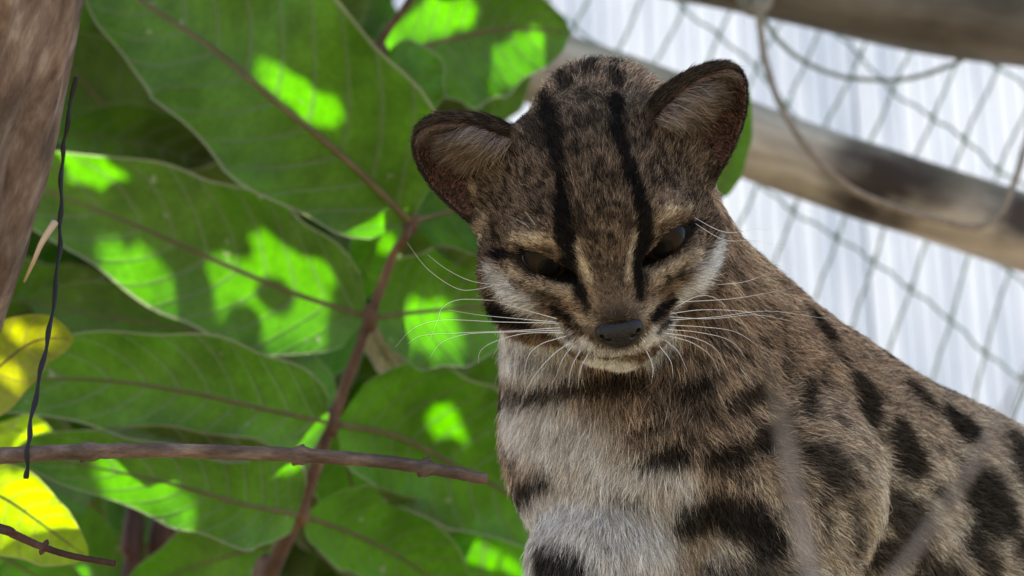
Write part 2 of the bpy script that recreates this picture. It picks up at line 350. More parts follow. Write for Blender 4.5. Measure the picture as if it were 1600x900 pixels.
# sun flecks reach the shrub only where the added overhead leaves leave a gap
FLECKS = [(455,140,42,22,1.4),(498,160,20,22,1.4),(420,122,18,12,1.4),(505,315,50,24,1.4),(470,330,26,12,1.4),(140,288,36,24,1.46),(455,400,46,28,1.45),(480,415,30,20,1.45),(425,395,30,24,1.45),(350,420,30,34,1.46),(200,430,26,44,1.47),(175,400,18,20,1.47),(255,440,18,32,1.47),(232,392,10,10,1.47),
          (470,520,44,20,1.445),(435,515,30,16,1.445),(660,510,60,22,1.445),(665,470,24,14,1.445),(688,635,18,20,1.47),(706,660,16,18,1.47),(724,682,20,14,1.47),(235,545,22,10,1.46),(285,530,16,14,1.46),(690,25,48,30,1.56),(560,8,46,14,1.56),(800,90,46,26,1.57),(665,150,24,22,1.5),
          (80,492,30,14,1.23),(10,585,18,26,1.23),(50,780,52,40,1.25),(95,830,34,30,1.25),(40,670,40,24,1.46),(440,562,34,9,1.44),(405,210,8,6,1.42),(203,162,8,14,1.44)]
def to_px(q):
    v = np.asarray(q)-CAM_POS; d = v@FWD; return 800+v@RGT/d*4000, 450-v@UPV/d*4000, d
def shades_fleck(x, y, d, r):
    for f in FLECKS:
        if d <= f[4]+.02: continue
        p = at(f[0], f[1], f[4]); q = p + SUN*((d-f[4])/(SUN@FWD)); u, v, _ = to_px(q)
        if math.hypot(u-x, v-y) < r + .6*max(f[2], f[3])*f[4]/d: return True
    return False
# ---- the big-leaved shrub
sb = at(400, 940, 1.42); s_org = np.array([sb[0]-.10, sb[1]-.30, 0.0])
shrub = empty('leafy_shrub', s_org); tag(shrub, 'shrub with huge paired green leaves on a reddish brown stem', 'shrub')
main = [s_org+np.array([0,0,-.04]), s_org+np.array([.0,.02,.5]), s_org+np.array([.03,.10,.95]), at(385,1000,1.42), at(420,900,1.42), at(470,790,1.42), at(518,660,1.42), at(578,497,1.42), at(614,400,1.42), at(640,345,1.42), at(628,210,1.5), at(592,85,1.52), at(640,0,1.52), at(690,-90,1.52), at(730,-200,1.55)]
c = catmull(main, 150); tube('stem', c, np.interp(np.linspace(0,1,150), [0,.25,.5,.7,1], [.012,.0055,.0026,.0022,.0022]), M['stem'], shrub, 10, .07, 2, s_org)
for (x, y, d, r) in ((518,660,1.42,.0048),(578,497,1.42,.0044),(640,345,1.42,.0052),(470,800,1.42,.005),(592,85,1.52,.006)):
    p = at(x, y, d)-s_org
    V, F = tube_data([p-UPV*.008, p-UPV*.003, p+UPV*.003, p+UPV*.008], [r*.5,r,r,r*.5], 9, True, .12); link('node', new_mesh('node', V, F, M['stem']), shrub)
G, GP, GD = M['green'], M['green_pale'], M['green_deep']
px_leaf(shrub, s_org, [(640,345,1.41),(545,253,1.40),(432,160,1.40),(330,75,1.42),(225,5,1.45),(130,-60,1.47)], 138, 188, G, tilt=.15, wave=.10, blunt=.5, freq=4.0)                  # the great leaf above
px_leaf(shrub, s_org, [(574,495,1.43),(450,455,1.45),(320,400,1.46),(170,335,1.47),(-60,250,1.48)], 122, 134, GP, tilt=.1, wave=.08, blunt=.5)
px_leaf(shrub, s_org, [(512,660,1.40),(400,636,1.37),(280,610,1.36),(120,592,1.36),(-140,600,1.36)], 98, 100, GP, wave=.11, blunt=.5)
px_leaf(shrub, s_org, [(465,803,1.40),(380,788,1.37),(250,752,1.36),(20,705,1.36)], 70, 112, GP, wave=.11, blunt=.5)
px_leaf(shrub, s_org, [(525,662,1.43),(620,682,1.46),(700,722,1.47),(800,775,1.48),(900,850,1.49)], 150, 105, G, wave=.08, blunt=.45)
px_leaf(shrub, s_org, [(475,806,1.43),(560,838,1.46),(640,880,1.48),(740,955,1.5)], 100, 62, G, wave=.08)
px_leaf(shrub, s_org, [(585,496,1.43),(660,487,1.44),(760,480,1.45),(850,490,1.46)], 105, 100, G, wave=.08)
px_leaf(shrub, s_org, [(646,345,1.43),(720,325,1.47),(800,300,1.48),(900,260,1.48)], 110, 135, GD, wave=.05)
px_leaf(shrub, s_org, [(600,88,1.53),(700,62,1.56),(790,45,1.57),(892,50,1.58)], 92, 125, G, wave=.08)
px_leaf(shrub, s_org, [(585,80,1.51),(470,40,1.50),(350,0,1.50),(210,-50,1.50)], 90, 44, G, wave=.06)
px_leaf(shrub, s_org, [(598,92,1.52),(635,120,1.5),(652,155,1.49),(663,184,1.49)], 62, 50, GP, wave=.08)
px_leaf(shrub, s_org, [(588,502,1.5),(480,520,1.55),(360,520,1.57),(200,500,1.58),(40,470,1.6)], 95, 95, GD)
px_leaf(shrub, s_org, [(524,668,1.5),(545,740,1.52),(562,800,1.53),(570,860,1.54)], 72, 62, GP)
px_leaf(shrub, s_org, [(505,675,1.5),(455,720,1.52),(420,770,1.53),(395,830,1.54)], 55, 55, G)
px_leaf(shrub, s_org, [(450,850,1.5),(370,865,1.5),(290,890,1.52),(190,930,1.52)], 60, 70, G)
px_leaf(shrub, s_org, [(580,498,1.46),(592,540,1.5),(640,590,1.52),(760,620,1.54)], 24, 26, M['dry'], wave=.25)
px_leaf(shrub, s_org, [(520,655,1.47),(490,600,1.5),(450,560,1.52),(390,540,1.53)], 40, 36, G)
px_leaf(shrub, s_org, [(640,340,1.46),(600,360,1.49),(570,420,1.5),(555,470,1.52)], 48, 40, GP)
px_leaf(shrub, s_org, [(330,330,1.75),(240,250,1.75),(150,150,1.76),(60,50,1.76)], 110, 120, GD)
# ---- a second shrub behind it: dark stems and a mass of leaves
b_org = np.array([*(at(235, 950, 1.9)[:2] - np.array([.05,.35])), 0.0])
back = empty('background_shrub', b_org); tag(back, 'shaded shrub with dark red stems filling the gaps behind the big leaves', 'shrub')
for px, r in (([(246,1000,1.62),(247,860,1.62),(285,660,1.64),(318,515,1.62),(345,420,1.66)], .0062), ([(190,1000,1.6),(200,860,1.6),(210,780,1.62),(240,640,1.7)], .0045), ([(300,1000,1.7),(420,700,1.8),(600,350,1.85),(800,60,1.9)], .005)):
    pts = [b_org+np.array([random.uniform(-.03,.03),0,-.04]), b_org+np.array([0,.1,.7])] + [at(*p) for p in px]
    tube('stem', catmull(pts, 60), np.linspace(r*1.6, r*.7, 60), M['stem_dark'], back, 9, .08, 3, b_org)
rr = random.Random(5)
for q in range(190):
    x = rr.uniform(-80, 790); y = rr.uniform(-60, 930); d = rr.uniform(1.68, 2.2); a = rr.uniform(0, 6.28); L = rr.uniform(110, 190)
    if x + L > 800 and y < 60: continue
    if shades_fleck(x, y, d, .62*L): continue
    pts = [(x-L*math.cos(a), y-L*math.sin(a)*.8, d), (x-L*.3*math.cos(a+.15), y-L*.3*math.sin(a+.1), d+.02), (x+L*.4*math.cos(a), y+L*.4*math.sin(a), d+.03), (x+L*math.cos(a-.2), y+L*math.sin(a-.2), d+.02)]
    if max(p[0] for p in pts) > 850 or (max(p[0] for p in pts) > 800 and y < 140): continue
    px_leaf(back, b_org, pts, rr.uniform(60,95), rr.uniform(60,95), (G,GD,GP)[q % 3], midrib=(q % 2 == 0), n=16, k=5, seed=q, tilt=rr.uniform(-.4,.4))
# ---- a sprig behind the ear
spr_o = at(1120, 420, 1.5); sprig = empty('leafy_sprig', spr_o); tag(sprig, 'narrow green leaf on a thin stalk poking out behind the right ear', 'leaf sprig')
tube('stalk', catmull([at(1020,520,1.5), at(1090,400,1.5), at(1125,310,1.5)], 14), .0016, M['stem'], sprig, 6, 0, 0, spr_o)
px_leaf(sprig, spr_o, [(1125,310,1.5),(1142,250,1.5),(1156,185,1.5),(1158,110,1.5)], 22, 26, G, fold=.1)
# ---- yellowing leaves on a thin shoot at the edge
y_org = at(-90, 720, 1.26); ysh = empty('yellowing_shoot', y_org); tag(ysh, 'shoot of yellow and lime leaves beside the leaning trunk', 'shoot')
tube('stalk', catmull([at(-130,1000,1.22), at(-95,820,1.25), at(-80,700,1.26), at(-85,560,1.26)], 24), .0028, M['stem'], ysh, 8, .05, 1, y_org)
px_leaf(ysh, y_org, [(-85,650,1.26),(-20,590,1.24),(50,535,1.22),(116,528,1.22)], 62, 66, M['yellow'], blunt=.6, wave=.08)
px_leaf(ysh, y_org, [(-85,745,1.26),(0,775,1.25),(70,822,1.25),(138,872,1.25)], 62, 84, M['lime'], blunt=.6, wave=.09)
px_leaf(ysh, y_org, [(-80,660,1.28),(-10,664,1.4),(40,676,1.45),(98,702,1.48)], 42, 46, M['lime'])
px_leaf(ysh, y_org, [(-95,840,1.26),(20,880,1.4),(100,930,1.45),(190,990,1.48)], 60, 66, GP)

# ------------------------------------------------------------------ the leaning tree: trunk and limb; unseen leaves added overhead to shade everything
t_base = at(-420, 1000, 1.16); t_org = np.array([t_base[0]-.18, t_base[1]-.06, 0.0])
tree = empty('leaning_tree', t_org); tag(tree, 'leaning tree trunk with rough grey brown bark', 'tree')
tp = [t_org+np.array([0,0,-.1]), t_org+np.array([.02,0,.6]), at(-440,1000,1.09), at(-312,700,1.08), at(-218,470,1.075), at(-170,340,1.07), at(-118,150,1.07), at(-74,-60,1.07), at(-46,-300,1.08), at(10,-800,1.2), at(60,-1500,1.35)]
tc_ = catmull(tp, 240); tr = np.interp(np.linspace(0,1,240), [0,.2,.45,1], [.085,.062,.056,.048])
V, F = tube_data(tc_, tr, 96, True); C = np.repeat(tc_, 96, 0); D = V-C; rad = np.linalg.norm(D, axis=1); D /= rad[:,None]
lng = np.repeat(np.cumsum(np.r_[0, np.linalg.norm(np.diff(tc_, axis=0), axis=1)]), 96); ang = np.tile(np.linspace(0, 2*math.pi, 96, endpoint=False), 240)
Q = np.stack([np.cos(ang)*3.2, np.sin(ang)*3.2, lng*9], 1)
fur_ = np.abs(vnoise(Q*np.array([4.2,4.2,.7]), 1)); h = .0035*fur_**.6 - .002 + .004*vnoise(Q*.9, 2) + .0016*vnoise(Q*np.array([7,7,2]), 3) + .0008*vnoise(Q*np.array([15,15,7]), 4)
hol = at(42, 270, 1.04); dd = np.linalg.norm((V-hol)*np.array([1,1,.55]), axis=1); h -= .006*np.exp(-(dd/.012)**2)
V = V + D*h[:,None]
link('trunk', new_mesh('trunk', V-t_org, F, M['trunk']), tree)
for pts in ([at(-30,-300,1.14)] + [at(x, -260, 1.4)+SUN*t for x, t in ((60,.45),(300,.85),(700,1.1),(1100,1.25))], [at(0,-700,1.19)] + [at(x, y, 1.2)+SUN*t for x, y, t in ((350,-300,.9),(900,-120,1.2),(1150,100,1.4),(1500,300,1.5))]):
    tube('limb', catmull(pts, 60), np.linspace(.026, .008, 60), M['trunk'], tree, 12, .08, 4, t_org)
V, F = tube_data(catmull([at(38,440,1.05), at(52,410,1.04), at(66,378,1.04), at(86,347,1.045)], 14), np.linspace(.0005,.0016,14), 6); link('bark_splinter', new_mesh('bark_splinter', V-t_org, F, simple_mat('splinter', (.5,.36,.24), .8)), tree)
def proj(P): # coordinates across the sun's rays
    e1 = np.cross(SUN, [0,0,1.0]); e1 /= np.linalg.norm(e1); e2 = np.cross(SUN, e1)
    return np.stack([P@e1, P@e2], -1), e1, e2
fl = []
for (x, y, a, b, d) in FLECKS:
    p = at(x, y, d); k = d/4000.0
    fl.append((p, a*k, b*k))
_, e1, e2 = proj(np.zeros((1,3)))
def grow_shade_canopy():
    """unseen leaves added overhead to shape the sunlight: grown where light would reach the shrub or the cat, but not where the flecks get their light"""
    cr = random.Random(3); st = .004
    def flat(p): return np.array([p@e1, p@e2])
    pts = [flat(at(x, y, d)) for x in (-420, 1750) for y in (-120, 1000) for d in (.38, 1.75)] ; pts = np.array(pts)
    lo = pts.min(0)-.03; hi = pts.max(0)+.03; n = ((hi-lo)/st).astype(int)+1
    gx, gy = np.meshgrid(lo[0]+np.arange(n[0])*st, lo[1]+np.arange(n[1])*st, indexing='ij'); G2 = np.stack([gx, gy], -1)
    open_ = np.zeros(n, bool)
    for p, a, b in fl:
        ux = np.array([RGT@e1, RGT@e2])*a; uy = np.array([UPV@e1, UPV@e2])*b
        q = (G2-flat(p)) @ np.linalg.inv(np.stack([ux, uy], 1)).T
        wob = 1.05 + .35*vnoise(np.dstack([G2*60, np.zeros(n)]), 7) + .75*vnoise(np.dstack([G2*130, np.zeros(n)]), 8)
        open_ |= (q**2).sum(-1) < wob
    done = np.zeros(n, bool); VV = []; FF = []; UU = []; big = 0; made = 0
    todo = np.argwhere(~open_); cr2 = np.random.default_rng(4); cr2.shuffle(todo)
    for i, j in todo:
        if done[i,j]: continue
        c2 = G2[i,j]; a = cr.uniform(0, math.pi); ca_, sa_ = math.cos(a), math.sin(a)
        for L, W in ((.085,.05),(.055,.033),(.035,.021),(.02,.012),(.012,.008)):
            k = int(L/st)+2; i0, i1, j0, j1 = max(0,i-k), min(n[0],i+k+1), max(0,j-k), min(n[1],j+k+1)
            D = G2[i0:i1,j0:j1]-c2; u = D[...,0]*ca_ + D[...,1]*sa_; v = -D[...,0]*sa_ + D[...,1]*ca_
            cov = (u/L)**2 + (v/W)**2 < .92
            if not (cov & open_[i0:i1,j0:j1]).any(): break
        else: continue
        done[i0:i1,j0:j1] |= (u/L)**2 + (v/W)**2 < .80
        h = cr.uniform(1.95, 2.3)                                       # how far out along the rays
        ctr = e1*c2[0] + e2*c2[1]; ref = at(650, 450, 1.3); ctr = ctr + SUN*((ref@SUN) + h - 1.25)
        while True:                                                    # the added leaves stay out of sight above the view
            v = ctr - CAM_POS; dep = v@FWD
            if v@UPV - L*1.05 > .1125*dep*1.09: break
            ctr = ctr + SUN*.05
        ax = e1*ca_ + e2*sa_ + SUN*cr.uniform(-.35,.35); sd = -e1*sa_ + e2*ca_ + SUN*cr.uniform(-.35,.35)
        nn, k = 8, 3; t = np.linspace(0,1,nn+1); w = np.sin(math.pi*t**.9)**.55; base_i = len(VV)
        for q in range(nn+1):
            for r in range(-k, k+1):
                s = r/k; VV.append(ctr + ax*(2*t[q]-1)*L + sd*s*W*w[q] - SUN*(.15*W*s*s + .12*L*(2*t[q]-1)**2) - t_org); UU.append((t[q], .5+.5*s))
        X = 2*k+1; FF += [(base_i+q*X+r, base_i+q*X+r+1, base_i+(q+1)*X+r+1, base_i+(q+1)*X+r) for q in range(nn) for r in range(X-1)]
        made += 1
    o = link('shade_foliage', new_mesh('shade_foliage', VV, FF, GD, True, UU), tree); o['kind'] = 'stuff'
    print('canopy leaves', made, 'cover', (done | open_).mean())
grow_shade_canopy()

# ------------------------------------------------------------------ bare twigs and cords near the cat
def twig(pts, rad, label, nodes, seed, name='bare_twig', m=None):
    c = catmull([at(*p) for p in pts], 160); org = c[0]; rad = np.interp(np.linspace(0,1,160), np.linspace(0,1,len(rad)), rad)
    for (t, k) in nodes: rad = rad*(1 + k*np.exp(-((np.linspace(0,1,160)-t)/.009)**2))
    root = empty(name, org); tag(root, label, 'twig'); V, F = tube_data(c-org, rad, 16, True, .07, seed)
    link('wood', new_mesh('wood', V, F, m or M['twig']), root)
    for (t, k) in nodes:
        p = c[int(t*159)]-org; r = rad[int(t*159)]
        for s in (1, -1):
            dv = UPV*s*.9 + RGT*.45*s + FWD*.2
            V, F = tube_data([p, p+dv*r*.9, p+dv*r*1.25], [r*.55, r*.42, r*.12], 7, True, .15, seed); link('bud_scar', new_mesh('bud_scar', V, F, m or M['twig']), root)
    return root
twig([(-320,735,1.12),(-160,722,1.0),(0,712,.95),(100,707,.95),(230,704,.95),(372,707,.95),(500,713,.95),(606,722,.95),(690,735,.95),(762,749,.95)], [.0036,.0034,.0030,.0028,.0027,.0026,.0025,.0022], 'bare brown twig with knobby nodes reaching out level toward the cat', [(.37,.32),(.64,.42),(.855,.5)], 3)
twig([(-400,760,1.12),(-120,800,1.0),(0,826,.96),(24,836,.96),(60,852,.96),(110,868,.96),(181,881,.96)], [.0022,.0020,.0016,.0013,.0012], 'thin dark twig dipping in front of the lime leaf', [(.70,.9)], 4, m=M['stem_dark'])
cc = catmull([at(118,120,1.06), at(104,200,1.06), at(97,255,1.06), at(95,330,1.05), at(92,400,1.04), at(80,500,1.0), at(66,570,.98), at(50,650,.96), at(43,705,.942), at(42,748,.942)], 160); co = cc[0]
ph = np.linspace(0, 60, 160); cc2 = cc + .0003*(np.cos(ph)[:,None]*RGT + np.sin(ph)[:,None]*FWD)
V, F = tube_data(cc2-co, .0009*(1+.25*np.sin(ph*1.3)), 8); o = link('hanging_vine', new_mesh('hanging_vine', V, F, M['cord'])); o.location = co
tag(o, 'thin black twisted vine hanging from the trunk over the level twig', 'vine')
# ---- cat shape (signed distance modelling, centimetres, cat frame: x right, y away, z up as the cat faces) ----
HC = np.array([3.25, 0.0, 2.95]); PITCH, ROLL, YAW = math.radians(28), math.radians(9.5), math.radians(0)
def _head_rot():
    cp, sp = math.cos(PITCH), math.sin(PITCH)
    Rp = np.array([[1,0,0],[0,cp,-sp],[0,sp,cp]])           # nose (-y) goes down
    cr, sr = math.cos(ROLL), math.sin(ROLL)
    Rr = np.array([[cr,0,-sr],[0,1,0],[sr,0,cr]])           # right side up
    cy, sy = math.cos(YAW), math.sin(YAW)
    Ry = np.array([[cy,-sy,0],[sy,cy,0],[0,0,1]])
    return Rr @ Rp @ Ry
HR = _head_rot()
def to_head(P): return (P - HC) @ HR            # inverse rotation for row vectors
def from_head(P): return np.asarray(P, float) @ HR.T + HC
def s_ell(P, c, r, R=None):
    q = P - np.array(c, np.float32)
    if R is not None: q = q @ np.array(R, np.float32)
    r = np.array(r, np.float32)
    k0 = np.sqrt(((q/r)**2).sum(1)); k1 = np.sqrt(((q/(r*r))**2).sum(1)) + 1e-6
    return k0*(k0-1)/k1
def s_cone(P, a, b, ra, rb):
    a = np.array(a, np.float32); b = np.array(b, np.float32); ab = b-a
    q = P-a; t = np.clip(q @ ab/(ab@ab), 0, 1)
    return np.sqrt(((q - t[:,None]*ab)**2).sum(1)) - (ra + (rb-ra)*t)
def smin(a, b, k):
    h = np.maximum(k-np.abs(a-b), 0)/k
    return np.minimum(a, b) - h*h*k*0.25
def smax(a, b, k): return -smin(-a, -b, k)
def basis(z, x):                                 # columns x,y,z with z exact
    z = np.array(z, float); z /= np.linalg.norm(z); x = np.array(x, float); x -= z*(x@z); x /= np.linalg.norm(x)
    return np.stack([x, np.cross(z, x), z], 1)
EAR = {}
for s in (-1, 1):
    ax = np.array([s*0.74, 0.05, 0.66]) if s < 0 else np.array([s*0.69, 0.05, 0.71])
    face = np.array([s*0.30, -0.93, 0.05]) if s < 0 else np.array([s*0.36, -0.92, 0.0])
    B = basis(ax, np.cross(face, ax))             # x across the ear, y ~ opening axis, z along the ear
    if (B[:,1] @ face) < 0: B[:,0] *= -1; B[:,1] *= -1
    base = np.array([s*3.2, .35, 1.6]) if s < 0 else np.array([s*3.35, .35, 1.7])
    EAR[s] = (base, B)
def sdf_head(P):
    H = to_head(P).astype(np.float32); A = H.copy(); A[:,0] = np.abs(A[:,0])
    d = s_ell(H, (0,0.7,0.5), (4.05,4.7,3.7))
    d = smin(d, s_ell(H, (0,-1.6,-1.1), (3.7,3.2,3.2)), 1.5)
    d = smin(d, s_ell(A, (2.85,-0.7,-1.8), (1.7,2.3,2.1)), 1.6)
    d = smin(d, s_ell(A, (1.8,-2.8,-2.0), (1.25,1.4,1.1)), 1.4)
    d = smin(d, s_ell(A, (2.1,-2.85,1.15), (1.35,1.0,.6)), 1.0)
    d = smin(d, s_ell(A, (2.45,-3.15,-1.15), (1.05,1.0,.75)), 1.0)          # cheek bone under the eye
    d = smin(d, s_cone(H, (0,-2.8,-1.0), (0,-4.9,-2.35), 1.9, 1.3), 1.2)
    d = smin(d, s_cone(H, (0,-3.2,0.8), (0,-5.45,-1.75), 1.0, .72), .9)     # bridge of the nose
    d = smin(d, s_ell(A, (.88,-4.72,-2.75), (1.08,1.15,.88)), .7)            # whisker pads
    d = smin(d, s_ell(H, (0,-4.35,-3.55), (1.02,1.0,.86)), .6)              # chin
    d = smax(d, -s_ell(A, (2.2,-4.2,.0), (1.2,1.0,.37), basis((-.40,.1,.91),(1,0,0))), .4)     # eye opening
    # mouth line
    d = smax(d, -s_ell(A, (.62,-5.4,-3.36), (.75,.8,.06), basis((.35,0,.94),(1,0,0))), .2)
    d = smax(d, -s_ell(H, (0,-5.9,-2.85), (.05,.5,.5)), .15)
    d = smax(d, -s_ell(H, (0,-6.35,-2.05), (.85,.62,.52)), .15)              # seat of the nose leather
    for s in (-1, 1):
        b, B = EAR[s]
        Q = ((H - b.astype(np.float32)) @ B.astype(np.float32)).astype(np.float32)
        Q[:,0] *= 1 + .065*np.clip(Q[:,2]-.8, -1, 4)                          # narrowing towards the tip
        outer = s_ell(Q, (0,-.25,1.05), (2.15,1.25,3.1))
        inner = s_ell(Q, (0,.5,1.25), (1.84,1.4,2.78))
        shell = smax(outer, -inner, .12)
        d = smin(d, shell, .55)
        d = smin(d, s_ell(Q, (0,-.5,-.6), (2.0,1.2,1.6)), 1.0)               # the root of the ear
    return d
def sdf_body(P):
    P = P.astype(np.float32)
    d = s_cone(P, (3.6,3.8,2.0), (5.3,6.3,-4.5), 3.9, 5.5)                   # neck to chest
    d = smin(d, s_cone(P, (3.75,4.6,6.3), (5.7,8.2,-2.0), 2.85, 5.2), 1.5)     # nape to shoulders
    d = smin(d, s_cone(P, (7.9,8.6,-5.9), (18,14,-13.2), 6.9, 7.6), 2.5)
    d = smin(d, s_cone(P, (18,14,-13.2), (29,20,-17.5), 7.8, 7.6), 2.0)
    d = smin(d, s_ell(P, (5.3,4.0,-7.0), (4.8,4.6,5.2)), 2.0)                # chest
    d = smin(d, s_cone(P, (3.9,1.7,-10.9), (2.9,.4,-17), 3.0, 2.1), .8)      # right foreleg
    d = smin(d, s_cone(P, (2.9,.6,-17), (2.9,.2,-24.2), 2.1, 1.6), .7)
    d = smin(d, s_ell(P, (2.9,-1.2,-25.3), (1.9,2.7,1.3)), .8)
    d = smin(d, s_cone(P, (10.9,4.0,-8.3), (9.2,2.2,-15.5), 4.1, 2.8), .9)  # left shoulder and foreleg
    d = smin(d, s_cone(P, (9.2,2.6,-15.5), (8.8,.6,-24.2), 2.6, 1.6), .8)
    d = smin(d, s_ell(P, (8.8,-.8,-25.3), (1.9,2.7,1.3)), .8)
    d = smin(d, s_ell(P, (25,13,-19), (7.5,5.5,6.5)), 1.5)                   # haunch
    d = smin(d, s_cone(P, (22,9,-24.5), (17,6,-25.6), 2.2, 1.4), 1.0)
    return d
def sdf(P):
    return smin(sdf_body(P), sdf_head(P), 1.6)
def surface_nets(f, lo, hi, h, coarse=4):
    n = np.ceil((np.array(hi)-lo)/(h*coarse)).astype(int)
    def grid(n, st):
        g = np.stack(np.meshgrid(*[lo[i]+np.arange(n[i]+1)*st for i in range(3)], indexing='ij'), -1)
        return g.astype(np.float32)
    G = grid(n, h*coarse); DC = f(G.reshape(-1,3)).reshape(n+1)
    N = n*coarse
    idx = [np.minimum((np.arange(N[i]+1)+coarse//2)//coarse, n[i]) for i in range(3)]
    D = DC[np.ix_(*idx)].astype(np.float32)
    near = np.abs(D) < h*coarse*1.6
    ii = np.argwhere(near)
    D[near] = f((np.array(lo) + ii*h).astype(np.float32))
    S = D < 0
    c = [S[i:N[0]+i, j:N[1]+j, k:N[2]+k] for i in (0,1) for j in (0,1) for k in (0,1)]
    cnt = sum(x.astype(np.int8) for x in c)
    act = (cnt > 0) & (cnt < 8)
    cells = np.argwhere(act); vid = -np.ones(act.shape, np.int32); vid[act] = np.arange(len(cells))
    acc = np.zeros((len(cells),3)); wn = np.zeros(len(cells))
    off = [(i,j,k) for i in (0,1) for j in (0,1) for k in (0,1)]
    val = {o: D[cells[:,0]+o[0], cells[:,1]+o[1], cells[:,2]+o[2]] for o in off}
    for o in off:
        for a in range(3):
            if o[a]: continue
            p = list(o); p[a] = 1; p = tuple(p)
            v0, v1 = val[o], val[p]; m = (v0 < 0) != (v1 < 0)
            t = np.where(m, v0/np.where(m, v0-v1, 1), 0)
            q = np.tile(np.array(o, float), (len(cells),1)); q[:,a] += t
            acc[m] += q[m]; wn[m] += 1
    V = np.array(lo) + (cells + acc/wn[:,None])*h
    quads = []
    for a in range(3):
        b, e = (a+1)%3, (a+2)%3
        sl0 = [slice(None)]*3; sl1 = [slice(None)]*3
        sl0[a] = slice(0,-1); sl1[a] = slice(1,None)
        A0, A1 = S[tuple(sl0)], S[tuple(sl1)]
        E = np.argwhere(A0 != A1); E = E[(E[:,b] > 0) & (E[:,e] > 0) & (E[:,b] < N[b]) & (E[:,e] < N[e])]
        inside0 = S[E[:,0],E[:,1],E[:,2]]
        def cv(db, de):
            F = E.copy(); F[:,b] -= db; F[:,e] -= de
            return vid[F[:,0],F[:,1],F[:,2]]
        q = np.stack([cv(1,1), cv(0,1), cv(0,0), cv(1,0)], 1)
        q[~inside0] = q[~inside0][:,::-1]
        quads.append(q)
    return V, np.concatenate(quads)
def sdf_normals(V, e=.03):
    g = np.stack([sdf(V+np.eye(3)[i]*e) - sdf(V-np.eye(3)[i]*e) for i in range(3)], 1)
    return g/np.maximum(np.linalg.norm(g, axis=1), 1e-9)[:,None]
